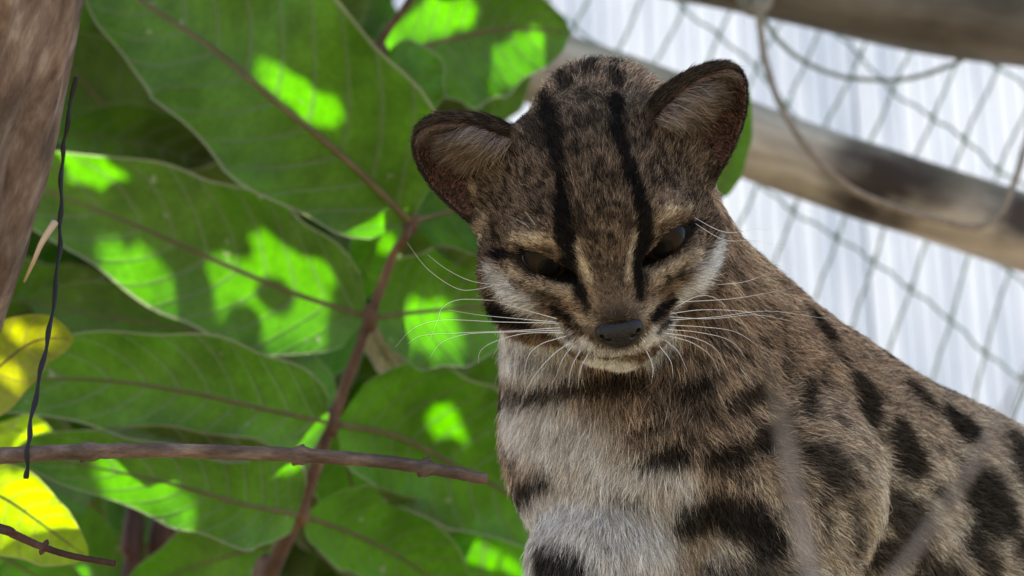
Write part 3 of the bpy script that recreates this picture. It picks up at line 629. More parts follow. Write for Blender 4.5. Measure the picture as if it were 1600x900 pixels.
# coat pattern: kind (w white, p pale buff, b brown, d black), line on the skin (cm, cat frame), half widths, strength, softness
MARKS = [
 ('w',[[-0.11,5.72,-2.51],[1.15,2.05,-2.68],[2.15,1.13,-3.16]],[0.846,1.097,0.708],0.9,0.824),
 ('w',[[0.0,4.27,-5.47],[1.52,1.16,-5.82],[3.0,-0.02,-6.25]],[1.043,1.517,1.125],0.7,1.145),
 ('w',[[3.49,-0.26,-7.36],[5.22,-0.61,-7.08],[6.72,-0.39,-7.6]],[0.748,0.547,0.498],0.7,0.622),
 ('w',[[0.68,4.71,-9.02],[2.49,-0.34,-9.22],[5.22,-0.61,-9.44]],[0.916,1.869,1.739],0.75,1.013),
 ('w',[[0.92,1.65,-11.44],[3.21,-1.31,-12.09],[5.21,-0.77,-13.64]],[1.525,1.974,1.985],0.7,1.248),
 ('w',[[6.47,-0.43,-7.72],[7.8,0.66,-10.07],[8.03,0.34,-11.79]],[0.498,0.755,0.753],0.25,1.002),
 ('w',[[12.31,0.47,-6.78],[16.26,4.87,-9.18],[18.5,5.69,-10.57]],[0.502,0.787,0.793],0.15,1.037),
 ('w',[[7.95,-1.21,1.61],[7.3,-2.63,0.61],[6.55,-2.95,-0.24]],[0.272,0.389,0.315],0.9,0.391),
 ('w',[[-0.86,-1.23,0.74],[-0.24,-2.26,0.0],[0.73,-3.1,-0.68]],[0.296,0.391,0.291],0.7,0.489),
 ('w',[[-0.79,0.12,-0.4],[-0.12,5.22,-1.83],[-0.12,5.74,-2.91]],[0.325,0.395,0.344],0.5,0.415),
 ('w',[[2.27,0.85,-2.4],[3.14,-3.45,-2.7],[4.13,-2.92,-2.91],[5.27,0.29,-2.66],[6.15,0.49,-2.01]],[0.403,0.459,0.51,0.476,0.402],1,0.198),
 ('w',[[1.75,-2.87,-1.58],[2.53,-3.77,-2.17]],[0.316,0.313],0.85,0.242),
 ('w',[[5.41,-3.9,-1.8],[6.25,-1.98,-1.18]],[0.336,0.294],0.85,0.243),
 ('w',[[2.76,-3.98,-2.11],[3.84,-4.02,-2.45],[5.04,-3.99,-2.11]],[0.336,0.216,0.336],0.85,0.192),
 ('p',[[2.44,-4.34,1.53],[2.68,-4.38,0.96],[2.91,-4.43,0.24]],[0.167,0.203,0.131],0.95,0.167),
 ('p',[[4.62,-4.3,1.96],[4.52,-4.35,1.32],[4.37,-4.49,0.33]],[0.156,0.179,0.119],0.95,0.167),
 ('p',[[0.0,-3.44,1.88],[0.84,-4.03,1.87],[1.63,-4.16,1.68]],[0.145,0.216,0.144],0.75,0.216),
 ('p',[[5.46,-4.14,2.52],[6.13,-3.87,3.0],[6.72,-3.34,3.02]],[0.12,0.192,0.121],0.7,0.216),
 ('p',[[0.0,-2.68,0.61],[1.09,-3.47,0.05],[2.04,-3.78,-0.19]],[0.17,0.217,0.289],0.55,0.242),
 ('p',[[7.17,-2.79,1.34],[6.27,-3.48,0.84],[5.39,-3.78,0.43]],[0.194,0.265,0.289],0.55,0.242),
 ('p',[[-1.2,-0.35,2.62],[-1.13,0.14,1.76]],[0.424,0.3],0.55,0.4),
 ('p',[[-0.37,0.12,-1.02],[-0.12,5.75,-2.91],[-0.2,6.25,-4.81],[-0.14,5.73,-6.53]],[0.375,0.317,0.319,0.317],0.35,0.47),
 ('p',[[-1.37,-0.19,3.74],[-1.88,0.17,4.01]],[0.25,0.2],0.5,0.3),
 ('w',[[1.21,-2.89,-1.21],[1.94,-3.08,-1.7]],[0.267,0.267],0.5,0.291),
 ('w',[[6.44,-2.83,-0.49],[5.93,-3.24,-1.21]],[0.219,0.266],0.5,0.291),
 ('p',[[3.11,-4.45,-1.31],[2.41,-3.75,-1.2]],[0.215,0.241],0.5,0.24),
 ('p',[[4.78,-4.44,-1.31],[5.42,-3.71,-0.6]],[0.191,0.217],0.45,0.24),
 ('b',[[3.53,-4.63,0.48],[3.69,-4.72,-0.48],[3.86,-4.8,-1.0]],[0.596,0.595,0.571],0.55,0.333),
 ('b',[[0.0,-2.7,0.24],[1.21,-3.49,-0.29]],[0.195,0.217],0.4,0.194),
 ('b',[[6.9,-3.11,1.09],[5.78,-3.61,0.24]],[0.194,0.217],0.4,0.193),
 ('d',[[6.31,0.4,-2.92],[6.58,0.36,-3.2]],[0.201,0.201],0.8006496634388349,0.201),
 ('d',[[7.25,0.82,-2.6],[7.54,0.8,-2.93]],[0.176,0.176],0.7320405200922514,0.202),
 ('d',[[8.35,1.49,-2.33],[8.63,1.57,-2.53]],[0.228,0.229],0.7669036243712397,0.203),
 ('d',[[9.06,1.83,-2.58],[9.45,1.91,-2.93]],[0.204,0.204],0.6304722224947985,0.204),
 ('d',[[9.96,2.77,-2.0],[10.16,2.81,-2.16]],[0.257,0.257],0.6640044765702136,0.206),
 ('d',[[8.62,2.42,-0.88],[9.0,2.58,-1.12]],[0.23,0.231],0.5571574237422346,0.205),
 ('d',[[9.85,3.48,-0.83],[10.1,3.46,-1.14]],[0.207,0.207],0.752343909203761,0.207),
 ('d',[[7.77,1.39,-1.82],[8.05,1.38,-2.21]],[0.177,0.177],0.8219780949692683,0.203),
 ('d',[[10.59,3.92,-1.1],[10.89,3.82,-1.53]],[0.208,0.208],0.8385702813694678,0.208),
 ('d',[[6.41,-0.15,-4.56],[6.66,-0.18,-4.87]],[0.175,0.175],0.7091067148370336,0.2),
 ('d',[[5.87,0.11,-3.54],[6.14,0.0,-3.95]],[0.2,0.2],0.6561772614606148,0.2),
 ('d',[[8.66,1.32,-3.08],[9.0,1.37,-3.45]],[0.177,0.177],0.8260991317575785,0.203),
 ('d',[[10.03,2.13,-3.31],[10.31,2.22,-3.56]],[0.23,0.23],0.7598714914210731,0.204),
 ('d',[[11.07,2.57,-3.89],[11.23,2.33,-4.31]],[0.18,0.179],0.6428689374848382,0.205),
 ('d',[[9.24,0.95,-5.0],[9.61,0.97,-5.32]],[0.202,0.202],0.7454243196900372,0.202),
 ('d',[[8.12,0.25,-5.28],[8.36,0.32,-5.53]],[0.226,0.226],0.8302463077401336,0.201),
 ('d',[[6.69,-0.33,-5.54],[7.05,-0.28,-5.79]],[0.15,0.15],0.8222960862853963,0.199),
 ('d',[[10.81,1.33,-5.14],[10.92,1.03,-5.47]],[0.253,0.253],0.6319299197011449,0.202),
 ('d',[[12.5,3.88,-3.68],[12.65,3.77,-4.04]],[0.208,0.208],0.8061829021554616,0.208),
 ('d',[[13.34,5.37,-2.81],[13.67,5.52,-3.03]],[0.184,0.185],0.7650883296714925,0.211),
 ('d',[[15.32,6.04,-4.39],[15.44,5.93,-4.68]],[0.292,0.291],0.5748709532213727,0.212),
 ('d',[[12.78,1.94,-5.3],[13.22,2.23,-5.42]],[0.306,0.307],0.6267070162172328,0.204),
 ('d',[[14.84,4.63,-5.94],[15.15,4.8,-6.21]],[0.235,0.236],0.6656697644057682,0.209),
 ('d',[[17.51,8.15,-4.9],[17.62,7.89,-5.19]],[0.27,0.27],0.6532603016610384,0.216),
 ('d',[[17.4,6.5,-6.46],[17.65,6.52,-6.77]],[0.213,0.213],0.5592432572880066,0.213),
 ('d',[[13.55,1.35,-6.65],[13.88,1.49,-7.06]],[0.253,0.254],0.7766986461025193,0.203),
 ('d',[[11.24,0.56,-6.11],[11.56,0.45,-6.37]],[0.226,0.226],0.7482485495971042,0.201),
 ('d',[[8.92,0.34,-7.46],[9.16,0.31,-7.73]],[0.201,0.201],0.5882609393856364,0.201),
 ('d',[[10.59,-0.07,-8.63],[10.88,-0.08,-8.82]],[0.225,0.225],0.8379193559461482,0.2),
 ('d',[[18.63,7.05,-7.19],[18.87,7.07,-7.42]],[0.321,0.321],0.717385037151724,0.214),
 ('d',[[20.74,9.61,-6.51],[20.87,9.52,-6.66]],[0.274,0.274],0.578761583089955,0.219),
 ('d',[[17.4,5.67,-8.31],[17.83,5.81,-8.69]],[0.291,0.291],0.848357569977851,0.211),
 ('d',[[13.86,2.4,-11.13],[14.33,4.44,-11.65]],[0.307,0.313],0.7372492152264347,0.207),
 ('d',[[1.33,4.22,7.77],[1.37,-0.15,7.04],[1.52,-1.66,6.39],[1.66,-2.54,5.73],[1.74,-3.1,5.09],[1.83,-3.67,4.09]],[0.339,0.399,0.393,0.365,0.339,0.289],0.95,0.173),
 ('d',[[1.83,-3.72,3.97],[1.92,-4.17,2.76],[1.96,-4.25,1.8],[2.2,-4.19,1.15]],[0.241,0.407,0.407,0.335],1,0.12),
 ('d',[[4.06,4.21,9.09],[4.09,2.82,8.53],[4.11,2.07,8.06]],[0.261,0.308,0.281],0.95,0.18),
 ('d',[[4.09,1.04,7.63],[4.02,-1.34,6.91],[4.03,-2.35,6.23],[4.05,-2.94,5.63],[4.29,-3.54,4.7],[4.57,-3.83,3.97]],[0.278,0.296,0.305,0.315,0.301,0.289],0.97,0.147),
 ('d',[[4.57,-3.83,3.97],[4.89,-4.19,2.99],[5.01,-4.19,2.11],[4.89,-4.11,1.39]],[0.264,0.395,0.383,0.312],1,0.12),
 ('d',[[2.11,-4.12,1.08],[2.48,-3.65,0.36],[2.66,-4.18,-0.29],[2.8,-4.22,-0.72]],[0.36,0.361,0.311,0.192],1,0.12),
 ('d',[[4.84,-4.13,1.25],[4.76,-4.24,0.36],[4.81,-4.26,-0.29]],[0.324,0.335,0.239],1,0.12),
 ('d',[[0.43,-3.4,1.4],[1.26,-2.9,0.97],[2.23,-3.25,0.39]],[0.29,0.607,0.484],1,0.121),
 ('d',[[4.99,-3.04,1.12],[5.87,-2.91,1.75],[6.8,-2.89,2.38]],[0.485,0.607,0.316],1,0.121),
 ('d',[[0.58,-3.3,1.31],[-0.37,-2.22,1.32],[-1.13,0.13,1.38]],[0.218,0.208,0.188],1,0.123),
 ('d',[[6.59,-3.09,2.28],[7.35,-2.04,2.5],[8.68,5.9,2.83]],[0.218,0.184,0.185],0.95,0.125),
 ('d',[[1.47,-3.44,-0.63],[1.88,-3.4,-1.01],[2.52,-3.87,-1.51]],[0.181,0.217,0.168],1,0.096),
 ('d',[[1.6,-2.91,-1.41],[2.06,-3.28,-1.77],[2.52,-3.83,-2.02]],[0.097,0.121,0.096],0.95,0.097),
 ('d',[[6.05,-3.16,-0.53],[5.69,-3.5,-0.82],[5.33,-3.96,-1.13]],[0.206,0.253,0.18],1,0.096),
 ('d',[[6.29,-2.53,-0.93],[5.79,-3.54,-1.33],[5.43,-3.92,-1.66]],[0.097,0.121,0.108],0.95,0.097),
 ('d',[[3.41,-3.9,-2.55],[3.99,-3.38,-2.66],[4.47,-3.4,-2.49]],[0.06,0.097,0.06],0.3,0.145),
 ('d',[[2.16,4.24,8.63],[2.23,2.56,8.03]],[0.391,0.385],0.85,0.207),
 ('d',[[2.8,1.65,7.85],[2.83,-0.81,7.22]],[0.229,0.223],0.7,0.201),
 ('d',[[3.15,4.22,9.05],[3.19,3.03,8.63]],[0.391,0.386],0.85,0.207),
 ('d',[[3.02,-1.78,6.73],[3.1,-2.43,6.24]],[0.221,0.22],0.6,0.196),
 ('d',[[2.53,-1.87,6.6],[2.61,-2.5,6.12]],[0.172,0.171],0.5,0.196),
 ('d',[[3.31,-2.63,6.06],[3.39,-3.07,5.6]],[0.146,0.145],0.4,0.194),
 ('d',[[2.46,-4.31,2.73],[2.56,-4.4,2.29]],[0.215,0.215],0.75,0.191),
 ('d',[[4.21,-4.37,2.65],[4.3,-4.39,2.22]],[0.191,0.191],0.75,0.191),
 ('d',[[2.78,-4.04,3.81],[2.87,-4.21,3.38]],[0.144,0.144],0.45,0.192),
 ('d',[[3.54,-4.34,3.08],[3.63,-4.46,2.65]],[0.143,0.143],0.5,0.191),
 ('d',[[3.2,-3.76,4.55],[3.29,-3.97,4.11]],[0.144,0.144],0.45,0.192),
 ('d',[[3.8,-3.9,4.18],[3.89,-4.07,3.74]],[0.12,0.12],0.4,0.192),
 ('d',[[3.06,-4.47,2.48],[3.15,-4.53,2.05]],[0.119,0.119],0.4,0.191),
 ('d',[[3.65,-4.53,2.12],[3.75,-4.56,1.69]],[0.119,0.119],0.35,0.191),
 ('d',[[2.37,-3.35,5.05],[2.46,-3.63,4.6]],[0.121,0.12],0.4,0.193),
 ('d',[[0.67,-3.75,2.62],[0.77,-3.99,2.18]],[0.168,0.168],0.5,0.192),
 ('d',[[0.19,-3.27,2.76],[0.29,-3.65,2.31]],[0.145,0.145],0.4,0.193),
 ('d',[[6.03,-2.74,4.35],[6.1,-3.19,3.9]],[0.17,0.169],0.4,0.194),
 ('d',[[6.67,-2.31,3.88],[6.71,-3.12,3.42]],[0.147,0.145],0.35,0.195),
 ('d',[[-0.05,-2.21,3.89],[0.05,-2.54,3.44]],[0.147,0.146],0.35,0.195),
 ('d',[[5.57,-2.21,5.6],[5.66,-2.45,5.15]],[0.171,0.171],0.35,0.195),
 ('d',[[0.41,0.69,6.58],[0.74,-1.13,6.3],[1.22,-2.49,5.49]],[0.252,0.321,0.317],0.75,0.347),
 ('d',[[5.11,2.13,7.66],[5.27,-1.94,6.62],[5.13,-2.37,5.74]],[0.306,0.368,0.268],0.5,0.347),
 ('d',[[-0.62,0.13,-0.7],[0.0,-1.73,-0.93],[0.63,-2.47,-1.17]],[0.501,0.516,0.317],1,0.222),
 ('d',[[-0.17,6.74,-4.03],[-0.19,6.74,-4.59],[1.02,2.1,-4.34],[2.52,0.77,-3.88],[4.01,0.17,-3.76],[5.25,0.03,-3.7]],[0.454,0.587,0.408,0.403,0.501,0.325],0.9,0.334),
 ('d',[[0.13,3.88,-2.47],[1.02,2.23,-2.81],[2.02,1.22,-3.16]],[0.26,0.281,0.202],0.45,0.359),
 ('d',[[8.82,3.73,0.78],[9.46,3.71,-0.13]],[0.259,0.311],0.6,0.363),
 ('d',[[7.6,1.4,-1.39],[8.94,2.17,-1.79]],[0.279,0.307],0.5,0.407),
 ('d',[[10.89,3.25,-2.32],[10.94,2.76,-3.34]],[0.284,0.257],0.7,0.258),
 ('d',[[6.02,0.39,-2.76],[6.92,0.63,-2.77]],[0.301,0.252],0.55,0.352),
 ('d',[[12.47,6.13,-1.27],[12.88,5.99,-1.8]],[0.678,0.715],0.93,0.286),
 ('d',[[14.21,5.28,-3.95],[14.51,5.16,-4.52],[14.5,4.68,-5.29]],[0.635,0.896,0.632],0.93,0.284),
 ('d',[[16.03,5.49,-6.2],[16.33,5.38,-6.98]],[0.936,0.973],0.93,0.285),
 ('d',[[18.71,8.78,-5.58],[19.15,8.63,-6.03]],[0.888,0.964],0.93,0.294),
 ('d',[[11.93,3.26,-3.82],[11.7,1.76,-4.96]],[0.403,0.397],0.918,0.277),
 ('d',[[8.56,0.67,-4.58],[9.64,1.52,-4.11]],[0.465,0.432],0.867,0.307),
 ('d',[[6.81,0.09,-4.1],[7.38,0.4,-3.76]],[0.462,0.463],0.918,0.271),
 ('d',[[7.86,0.71,-3.47],[8.12,0.86,-3.43]],[0.286,0.286],0.8160000000000001,0.272),
 ('d',[[7.3,0.02,-4.8],[7.71,0.19,-4.76]],[0.355,0.356],0.765,0.27),
 ('d',[[9.81,0.65,-6.04],[10.21,0.82,-5.75]],[0.607,0.608],0.918,0.272),
 ('d',[[4.97,-0.6,-6.76],[5.84,-0.59,-6.51],[6.77,-0.42,-6.42]],[0.247,0.459,0.389],0.93,0.201),
 ('d',[[7.74,-0.09,-6.54],[8.91,0.42,-6.48]],[0.532,0.535],0.93,0.27),
 ('d',[[4.53,-0.46,-5.82],[5.28,-0.47,-5.47],[6.03,-0.38,-5.23]],[0.177,0.283,0.248],0.867,0.235),
 ('d',[[12.18,0.47,-6.66],[12.95,0.57,-7.42]],[0.82,0.785],0.8160000000000001,0.407),
 ('d',[[6.88,0.08,-9.13],[7.97,0.31,-8.58],[9.26,0.15,-9.06],[10.11,-0.16,-9.98]],[0.711,0.819,0.889,0.78],0.93,0.304),
 ('d',[[15.23,4.16,-8.65],[16.48,4.96,-9.58],[16.26,4.88,-10.49],[14.88,4.43,-10.91]],[0.74,0.932,0.819,0.667],0.867,0.424),
 ('d',[[19.64,6.88,-8.55],[20.14,6.71,-9.47]],[1.252,1.174],0.918,0.433),
 ('d',[[19.07,5.95,-10.33],[19.74,5.99,-11.53]],[0.602,0.602],0.867,0.358),
 ('d',[[0.46,4.72,-8.53],[0.89,2.15,-7.84],[1.57,1.08,-7.45]],[0.409,0.435,0.251],0.93,0.277),
 ('d',[[0.0,4.37,-6.73],[0.31,3.17,-6.86]],[0.333,0.256],0.612,0.35),
 ('d',[[1.45,0.0,-10.88],[2.23,-0.78,-10.86]],[0.817,0.704],0.93,0.269),
 ('d',[[4.11,-0.4,-7.97],[4.98,-0.47,-8.46]],[0.248,0.247],0.561,0.336),
 ('d',[[15.63,10.31,-2.68],[16.08,9.95,-3.02]],[0.587,0.585],0.867,0.372),
 ('d',[[16.89,8.11,-4.32],[17.47,8.32,-4.74]],[0.652,0.654],0.867,0.365),
 ('d',[[18.6,12.36,-4.43],[19.59,12.87,-4.86]],[0.439,0.481],0.714,0.38),
 ('d',[[13.36,0.8,-8.57],[13.57,1.44,-10.4]],[0.394,0.468],0.612,0.478),
 ('d',[[12.01,0.12,-8.13],[12.23,0.23,-9.52]],[0.355,0.391],0.612,0.473),
 ('d',[[17.1,5.2,-11.57],[18.06,5.46,-11.73]],[0.747,0.674],0.8160000000000001,0.427),
 ('d',[[21.88,10.8,-6.65],[21.78,8.89,-7.89]],[0.787,0.85],0.867,0.445),
 ('d',[[21.37,6.83,-10.95],[21.92,6.94,-11.76]],[0.683,0.683],0.8160000000000001,0.433),
 ('d',[[9.48,-0.17,-10.98],[10.98,-0.16,-11.23]],[0.461,0.461],0.714,0.404),
 ('d',[[7.8,0.66,-11.07],[8.75,0.01,-11.38]],[0.393,0.391],0.714,0.406),
 ('d',[[10.31,1.83,-4.33],[10.7,1.38,-5.07]],[0.289,0.252],0.561,0.411),
 ('d',[[5.48,-0.3,-4.74],[5.99,-0.21,-4.54]],[0.248,0.248],0.51,0.404),
 ('d',[[10.77,0.21,-6.76],[11.12,-0.01,-7.75]],[0.32,0.319],0.51,0.473),
]
# ================================================================== the cat
BASE = np.array([8.0, 2.0, -26.6])                                   # where it stands, cat frame
def cat_world(p): p = np.asarray(p, float)/100; return CAM_POS + FWD*(1.0+p[...,1:2]) + RGT*p[...,0:1] + UPV*p[...,2:3]
cat = empty('spotted_cat', cat_world(BASE), (TILT, 0, 0)); tag(cat, 'small wild cat with black spots and forehead stripes looking down', 'cat')
def loc(P): return (np.asarray(P, float) - BASE)*.01
def px3(x, y, dep): k = 1+dep/100; return np.array([(x-800)/40*k, dep, (450-y)/40*k])
sm01 = lambda x, a, b: (lambda t: t*t*(3-2*t))(np.clip((x-a)/(b-a), 0, 1))
V, Q = surface_nets(sdf, np.array([-6.,-9.,-28.]), np.array([38.,30.,13.]), .15)
def coat(P, n_seed=0):
    """fur colour (albedo) at points of the body"""
    N_ = len(P); H = to_head(P); dh, db = sdf_head(P), sdf_body(P); wh = 1/(1+np.exp(-(db-dh)/.5))
    c = np.tile(np.array([.52,.395,.295]), (N_,1))
    back = sm01(P[:,2], -14, 2)[:,None]
    c = c*(1-back) + np.array([.52,.37,.26])*back
    c = c*(1-wh[:,None]) + np.array([.27,.188,.125])*wh[:,None]
    under = (sm01(-P[:,2], 7, 17)*(1-sm01(P[:,0], 6, 20)))[:,None]; c = c*(1-.5*under) + np.array([.85,.81,.76])*.5*under
    low = (sm01(-P[:,2], 2, 11)*sm01(P[:,0], 6, 15))[:,None]; c = c*(1-.75*low) + np.array([.74,.64,.52])*.75*low  # paler lower flank; the haze over it is put into the fur colour too
    jit = .16*vnoise(P*2.2, 5) + .10*vnoise(P*5.0, 6)
    tone = {'w':np.array([.95,.92,.88]), 'p':np.array([.74,.60,.43]), 'b':np.array([.085,.058,.042]), 'd':np.array([.013,.010,.0085])}
    for kind, pts, ws, st, soft in MARKS:
        pts = np.array(pts); ws = np.array(ws); R = ws.max()+soft*2+.5
        m = ((P > pts.min(0)-R) & (P < pts.max(0)+R)).all(1)
        if not m.any(): continue
        p = P[m]; best = np.full(len(p), 9e9)
        for a, b, wa, wb in zip(pts[:-1], pts[1:], ws[:-1], ws[1:]):
            ab = b-a; t = np.clip((p-a)@ab/(ab@ab+1e-9), 0, 1)
            best = np.minimum(best, np.linalg.norm(p-a-t[:,None]*ab, axis=1) - (wa+(wb-wa)*t))
        f = (1-sm01(best + jit[m]*min(1.0, .5+soft*2), -soft*.8, soft*.8))*st
        c[m] = c[m]*(1-f[:,None]) + tone[kind]*f[:,None]
    return c
def ear_fields(P):
    H = to_head(P); inner = np.zeros(len(P)); outer = np.zeros(len(P)); lat = np.zeros(len(P)); side = np.zeros(len(P)); up = np.zeros(len(P))
    cran = s_ell(H.astype(np.float32), (0,.7,.55), (4.15,4.7,3.8))
    for s in (-1,1):
        b, B = EAR[s]; q = ((H-b)@B).astype(np.float32); q[:,0] *= 1 + .065*np.clip(q[:,2]-.8, -1, 4)
        o = s_ell(q, (0,-.25,1.05), (2.15,1.25,3.1)); i = s_ell(q, (0,.5,1.25), (1.84,1.4,2.78))
        e = (np.abs(o) < .35) | (np.abs(i) < .3); e &= (cran > .25) & (q[:,2] > -.5)
        inn = e & (np.abs(i) < .2) & (q[:,1] < .45)
        out = e & ~inn & (o < .25)
        inner[inn] = 1; outer[out] = 1; side[e] = s; up[e] = q[e,2]; lat[e] = q[e,0]
    return inner, outer, side, up, lat
# ---- skin
nv = sdf_normals(V)
me = new_mesh('body', loc(V), Q); ca = me.color_attributes.new('coat', 'FLOAT_COLOR', 'POINT')
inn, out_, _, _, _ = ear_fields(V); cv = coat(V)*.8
nn_ = np.linalg.norm(to_head(V)-np.array([0,-5.9,-2.1]), axis=1); cv *= (1-.8*(1-sm01(nn_, .8, 1.5)))[:,None]
for s in (-1,1): cv *= (1-.93*(1-sm01(np.linalg.norm(V-from_head([s*2.12,-2.92,.1]), axis=1), 1.25, 1.6)))[:,None]
cv[inn > 0] = np.array([.19,.095,.08]); cv[out_ > 0] = cv[out_ > 0]*.5 + np.array([.03,.022,.018])*.5
ca.data.foreach_set('color', np.c_[cv, np.ones(len(V))].astype(np.float32).ravel())
m, n, l, o_ = mat('cat_skin'); at_ = n.new('ShaderNodeVertexColor'); at_.layer_name = 'coat'
p = N(n, 'ShaderNodeBsdfPrincipled', i_Roughness=.8); p.inputs['Specular IOR Level'].default_value = .15; l.new(at_.outputs[0], p.inputs['Base Color']); l.new(p.outputs[0], o_.inputs[0])
me.materials.append(m); body = link('body', me, cat)
# ---- eyes
def eye_mat():
    m, n, l, out = mat('cat_eye'); tc = n.new('ShaderNodeTexCoord'); sp = n.new('ShaderNodeSeparateXYZ'); l.new(tc.outputs['Object'], sp.inputs[0])
    r = mathn(n, l, 'SQRT', mathn(n, l, 'ADD', mathn(n, l, 'POWER', sp.outputs[0], 2.0), mathn(n, l, 'POWER', sp.outputs[2], 2.0)))
    ns = N(n, 'ShaderNodeTexNoise', i_Scale=900.0, i_Detail=3.0); l.new(tc.outputs['Object'], ns.inputs['Vector'])
    rp = ramp(n, [(.0,(.004,.004,.004)),(.0034,(.005,.004,.004)),(.0038,(.022,.014,.010)),(.0066,(.016,.010,.007)),(.0074,(.008,.006,.005))]); rp.color_ramp.interpolation = 'LINEAR'
    # ramp positions are metres: rescale to 0..1
    for e, q in zip(rp.color_ramp.elements, (.0,.40,.47,.74,.84)): e.position = q
    l.new(mathn(n, l, 'MULTIPLY', r, 100.0), rp.inputs[0])
    p = N(n, 'ShaderNodeBsdfPrincipled', i_Roughness=.22); l.new(mixc(n, l, .35, rp.outputs[0], ns.outputs[0], 'MULTIPLY'), p.inputs['Base Color'])
    p.inputs['Coat Weight'].default_value = .04; p.inputs['Specular IOR Level'].default_value = .07; p.inputs['Coat Roughness'].default_value = .05
    l.new(p.outputs[0], out.inputs[0]); return m
em = eye_mat()
bm = bmesh.new(); bmesh.ops.create_uvsphere(bm, u_segments=40, v_segments=24, radius=.0112); eme = bpy.data.meshes.new('eye'); bm.to_mesh(eme); bm.free()
eme.polygons.foreach_set('use_smooth', np.ones(len(eme.polygons), bool)); eme.materials.append(em)
EYES = {s: from_head([s*2.12,-2.92,.1]) for s in (-1,1)}
for s in (-1,1):
    e = link('eye', eme, cat, loc(EYES[s])); R = Matrix(HR.tolist()) @ Matrix.Rotation(math.radians(s*3), 3, 'Z') @ Matrix.Rotation(math.radians(6), 3, 'X'); e.rotation_euler = R.to_euler()
# ---- nose leather
def sdf_nose(P):
    H = to_head(P).astype(np.float32); A = H.copy(); A[:,0] = np.abs(A[:,0])
    d = s_ell(H, (0,-5.85,-1.95), (.80,.62,.44)); d = smin(d, s_ell(A, (.48,-5.85,-1.98), (.42,.58,.40)), .25); d = smin(d, s_ell(H, (0,-5.9,-2.4), (.40,.46,.36)), .45)
    a = .5; d = smax(d, -s_ell(A, (.50,-6.41,-2.18), (.19,.3,.075), basis((.42,0,.9),(1,0,0))), .10)
    d = smax(d, -s_ell(A, (.66,-6.28,-2.02), (.10,.25,.10)), .10)
    return smax(d, -s_ell(H, (0,-6.6,-2.45), (.03,.3,.35)), .08)
c0 = from_head([0,-5.8,-2.1]); Vn, Qn = surface_nets(sdf_nose, c0-1.4, c0+1.4, .06)
link('nose', new_mesh('nose', loc(Vn), Qn, simple_mat('nose_leather', (.013,.011,.011), .36, .3, .4, 1100, .9, .0006)), cat)
# ---- whiskers
wm = simple_mat('whisker_white', (.82,.80,.76), .35, .5, .05, 100, 0)
WH = [[(872,505,-4.6),(780,503,-4.5),(690,500,-4),(645,514,-3.5),(617,543,-3)], [(875,512,-4.8),(800,517,-5),(720,520,-4.5),(660,524,-4),(637,537,-4)], [(876,516,-4.8),(790,519,-5.5),(730,522,-5),(690,535,-5),(672,558,-5)],
      [(880,520,-4.9),(820,521,-5.5),(770,535,-5.5),(750,550,-5),(748,568,-5)], [(885,525,-4.9),(845,538,-5.8),(824,560,-5.8),(818,602,-5.4)], [(890,535,-4.9),(860,558,-5.8),(832,592,-5.8),(815,628,-5.4)], [(895,540,-4.9),(880,560,-5.8),(866,595,-5.6)],
      [(906,548,-4.9),(893,575,-5.6),(888,606,-5.4)], [(918,554,-4.9),(906,580,-5.6),(903,608,-5.4)], [(870,498,-4.5),(820,484,-4.6),(772,470,-4)], [(868,503,-4.5),(810,498,-4.6),(748,492,-4),(700,484,-3.6)],
      [(790,440,-1.5),(745,452,-2.5),(712,450,-3),(668,420,-3.5),(636,379,-3.6)], [(790,446,-1.5),(740,440,-2.5),(700,422,-3),(668,398,-3.2)], [(780,470,-1.5),(720,468,-2),(692,480,-2),(684,500,-2),(672,530,-2)],
      [(1046,495,-4.2),(1110,498,-4.5),(1180,492,-4),(1238,502,-3.5)], [(1048,500,-4.2),(1120,495,-4.5),(1200,486,-4),(1292,498,-3)], [(1045,508,-4.4),(1100,511,-5),(1150,519,-4.8),(1192,546,-4.6)], [(1043,515,-4.5),(1090,519,-5.2),(1140,532,-5),(1167,562,-4.8)],
      [(1045,525,-4.5),(1080,535,-5.2),(1110,556,-5.2),(1126,588,-5)], [(1040,532,-4.6),(1060,550,-5.4),(1075,582,-5.3)], [(1055,480,-3.8),(1090,463,-4),(1118,466,-4),(1142,488,-4)], [(1058,472,-3.6),(1150,466,-3.5),(1238,450,-3)],
      [(1068,330,-2.5),(1130,362,-3.5),(1180,358,-3.2),(1204,360,-3)], [(1072,340,-2.4),(1130,374,-3.2),(1180,376,-3),(1230,388,-2.6)], [(1118,445,-1.5),(1165,440,-1.5),(1206,424,-1)], [(1048,490,-4.2),(1100,484,-4.6),(1170,488,-4.4),(1210,505,-4)],
      [(1010,548,-4.8),(1020,572,-5.4),(1018,598,-5.2)], [(1030,540,-4.7),(1048,565,-5.4),(1052,592,-5.2)], [(1036,520,-4.6),(1085,528,-5.2),(1118,545,-5.3),(1135,575,-5)], [(845,372,-2.8),(835,350,-4),(820,330,-4.6)], [(840,374,-2.8),(826,355,-4),(806,342,-4.6)]]
for w in WH:
    c = catmull([px3(*q) for q in w], 26); Vw, Fw = tube_data(loc(c), np.linspace(.00013, .00003, 26), 5); link('whisker', new_mesh('whisker', Vw, Fw, wm), cat)
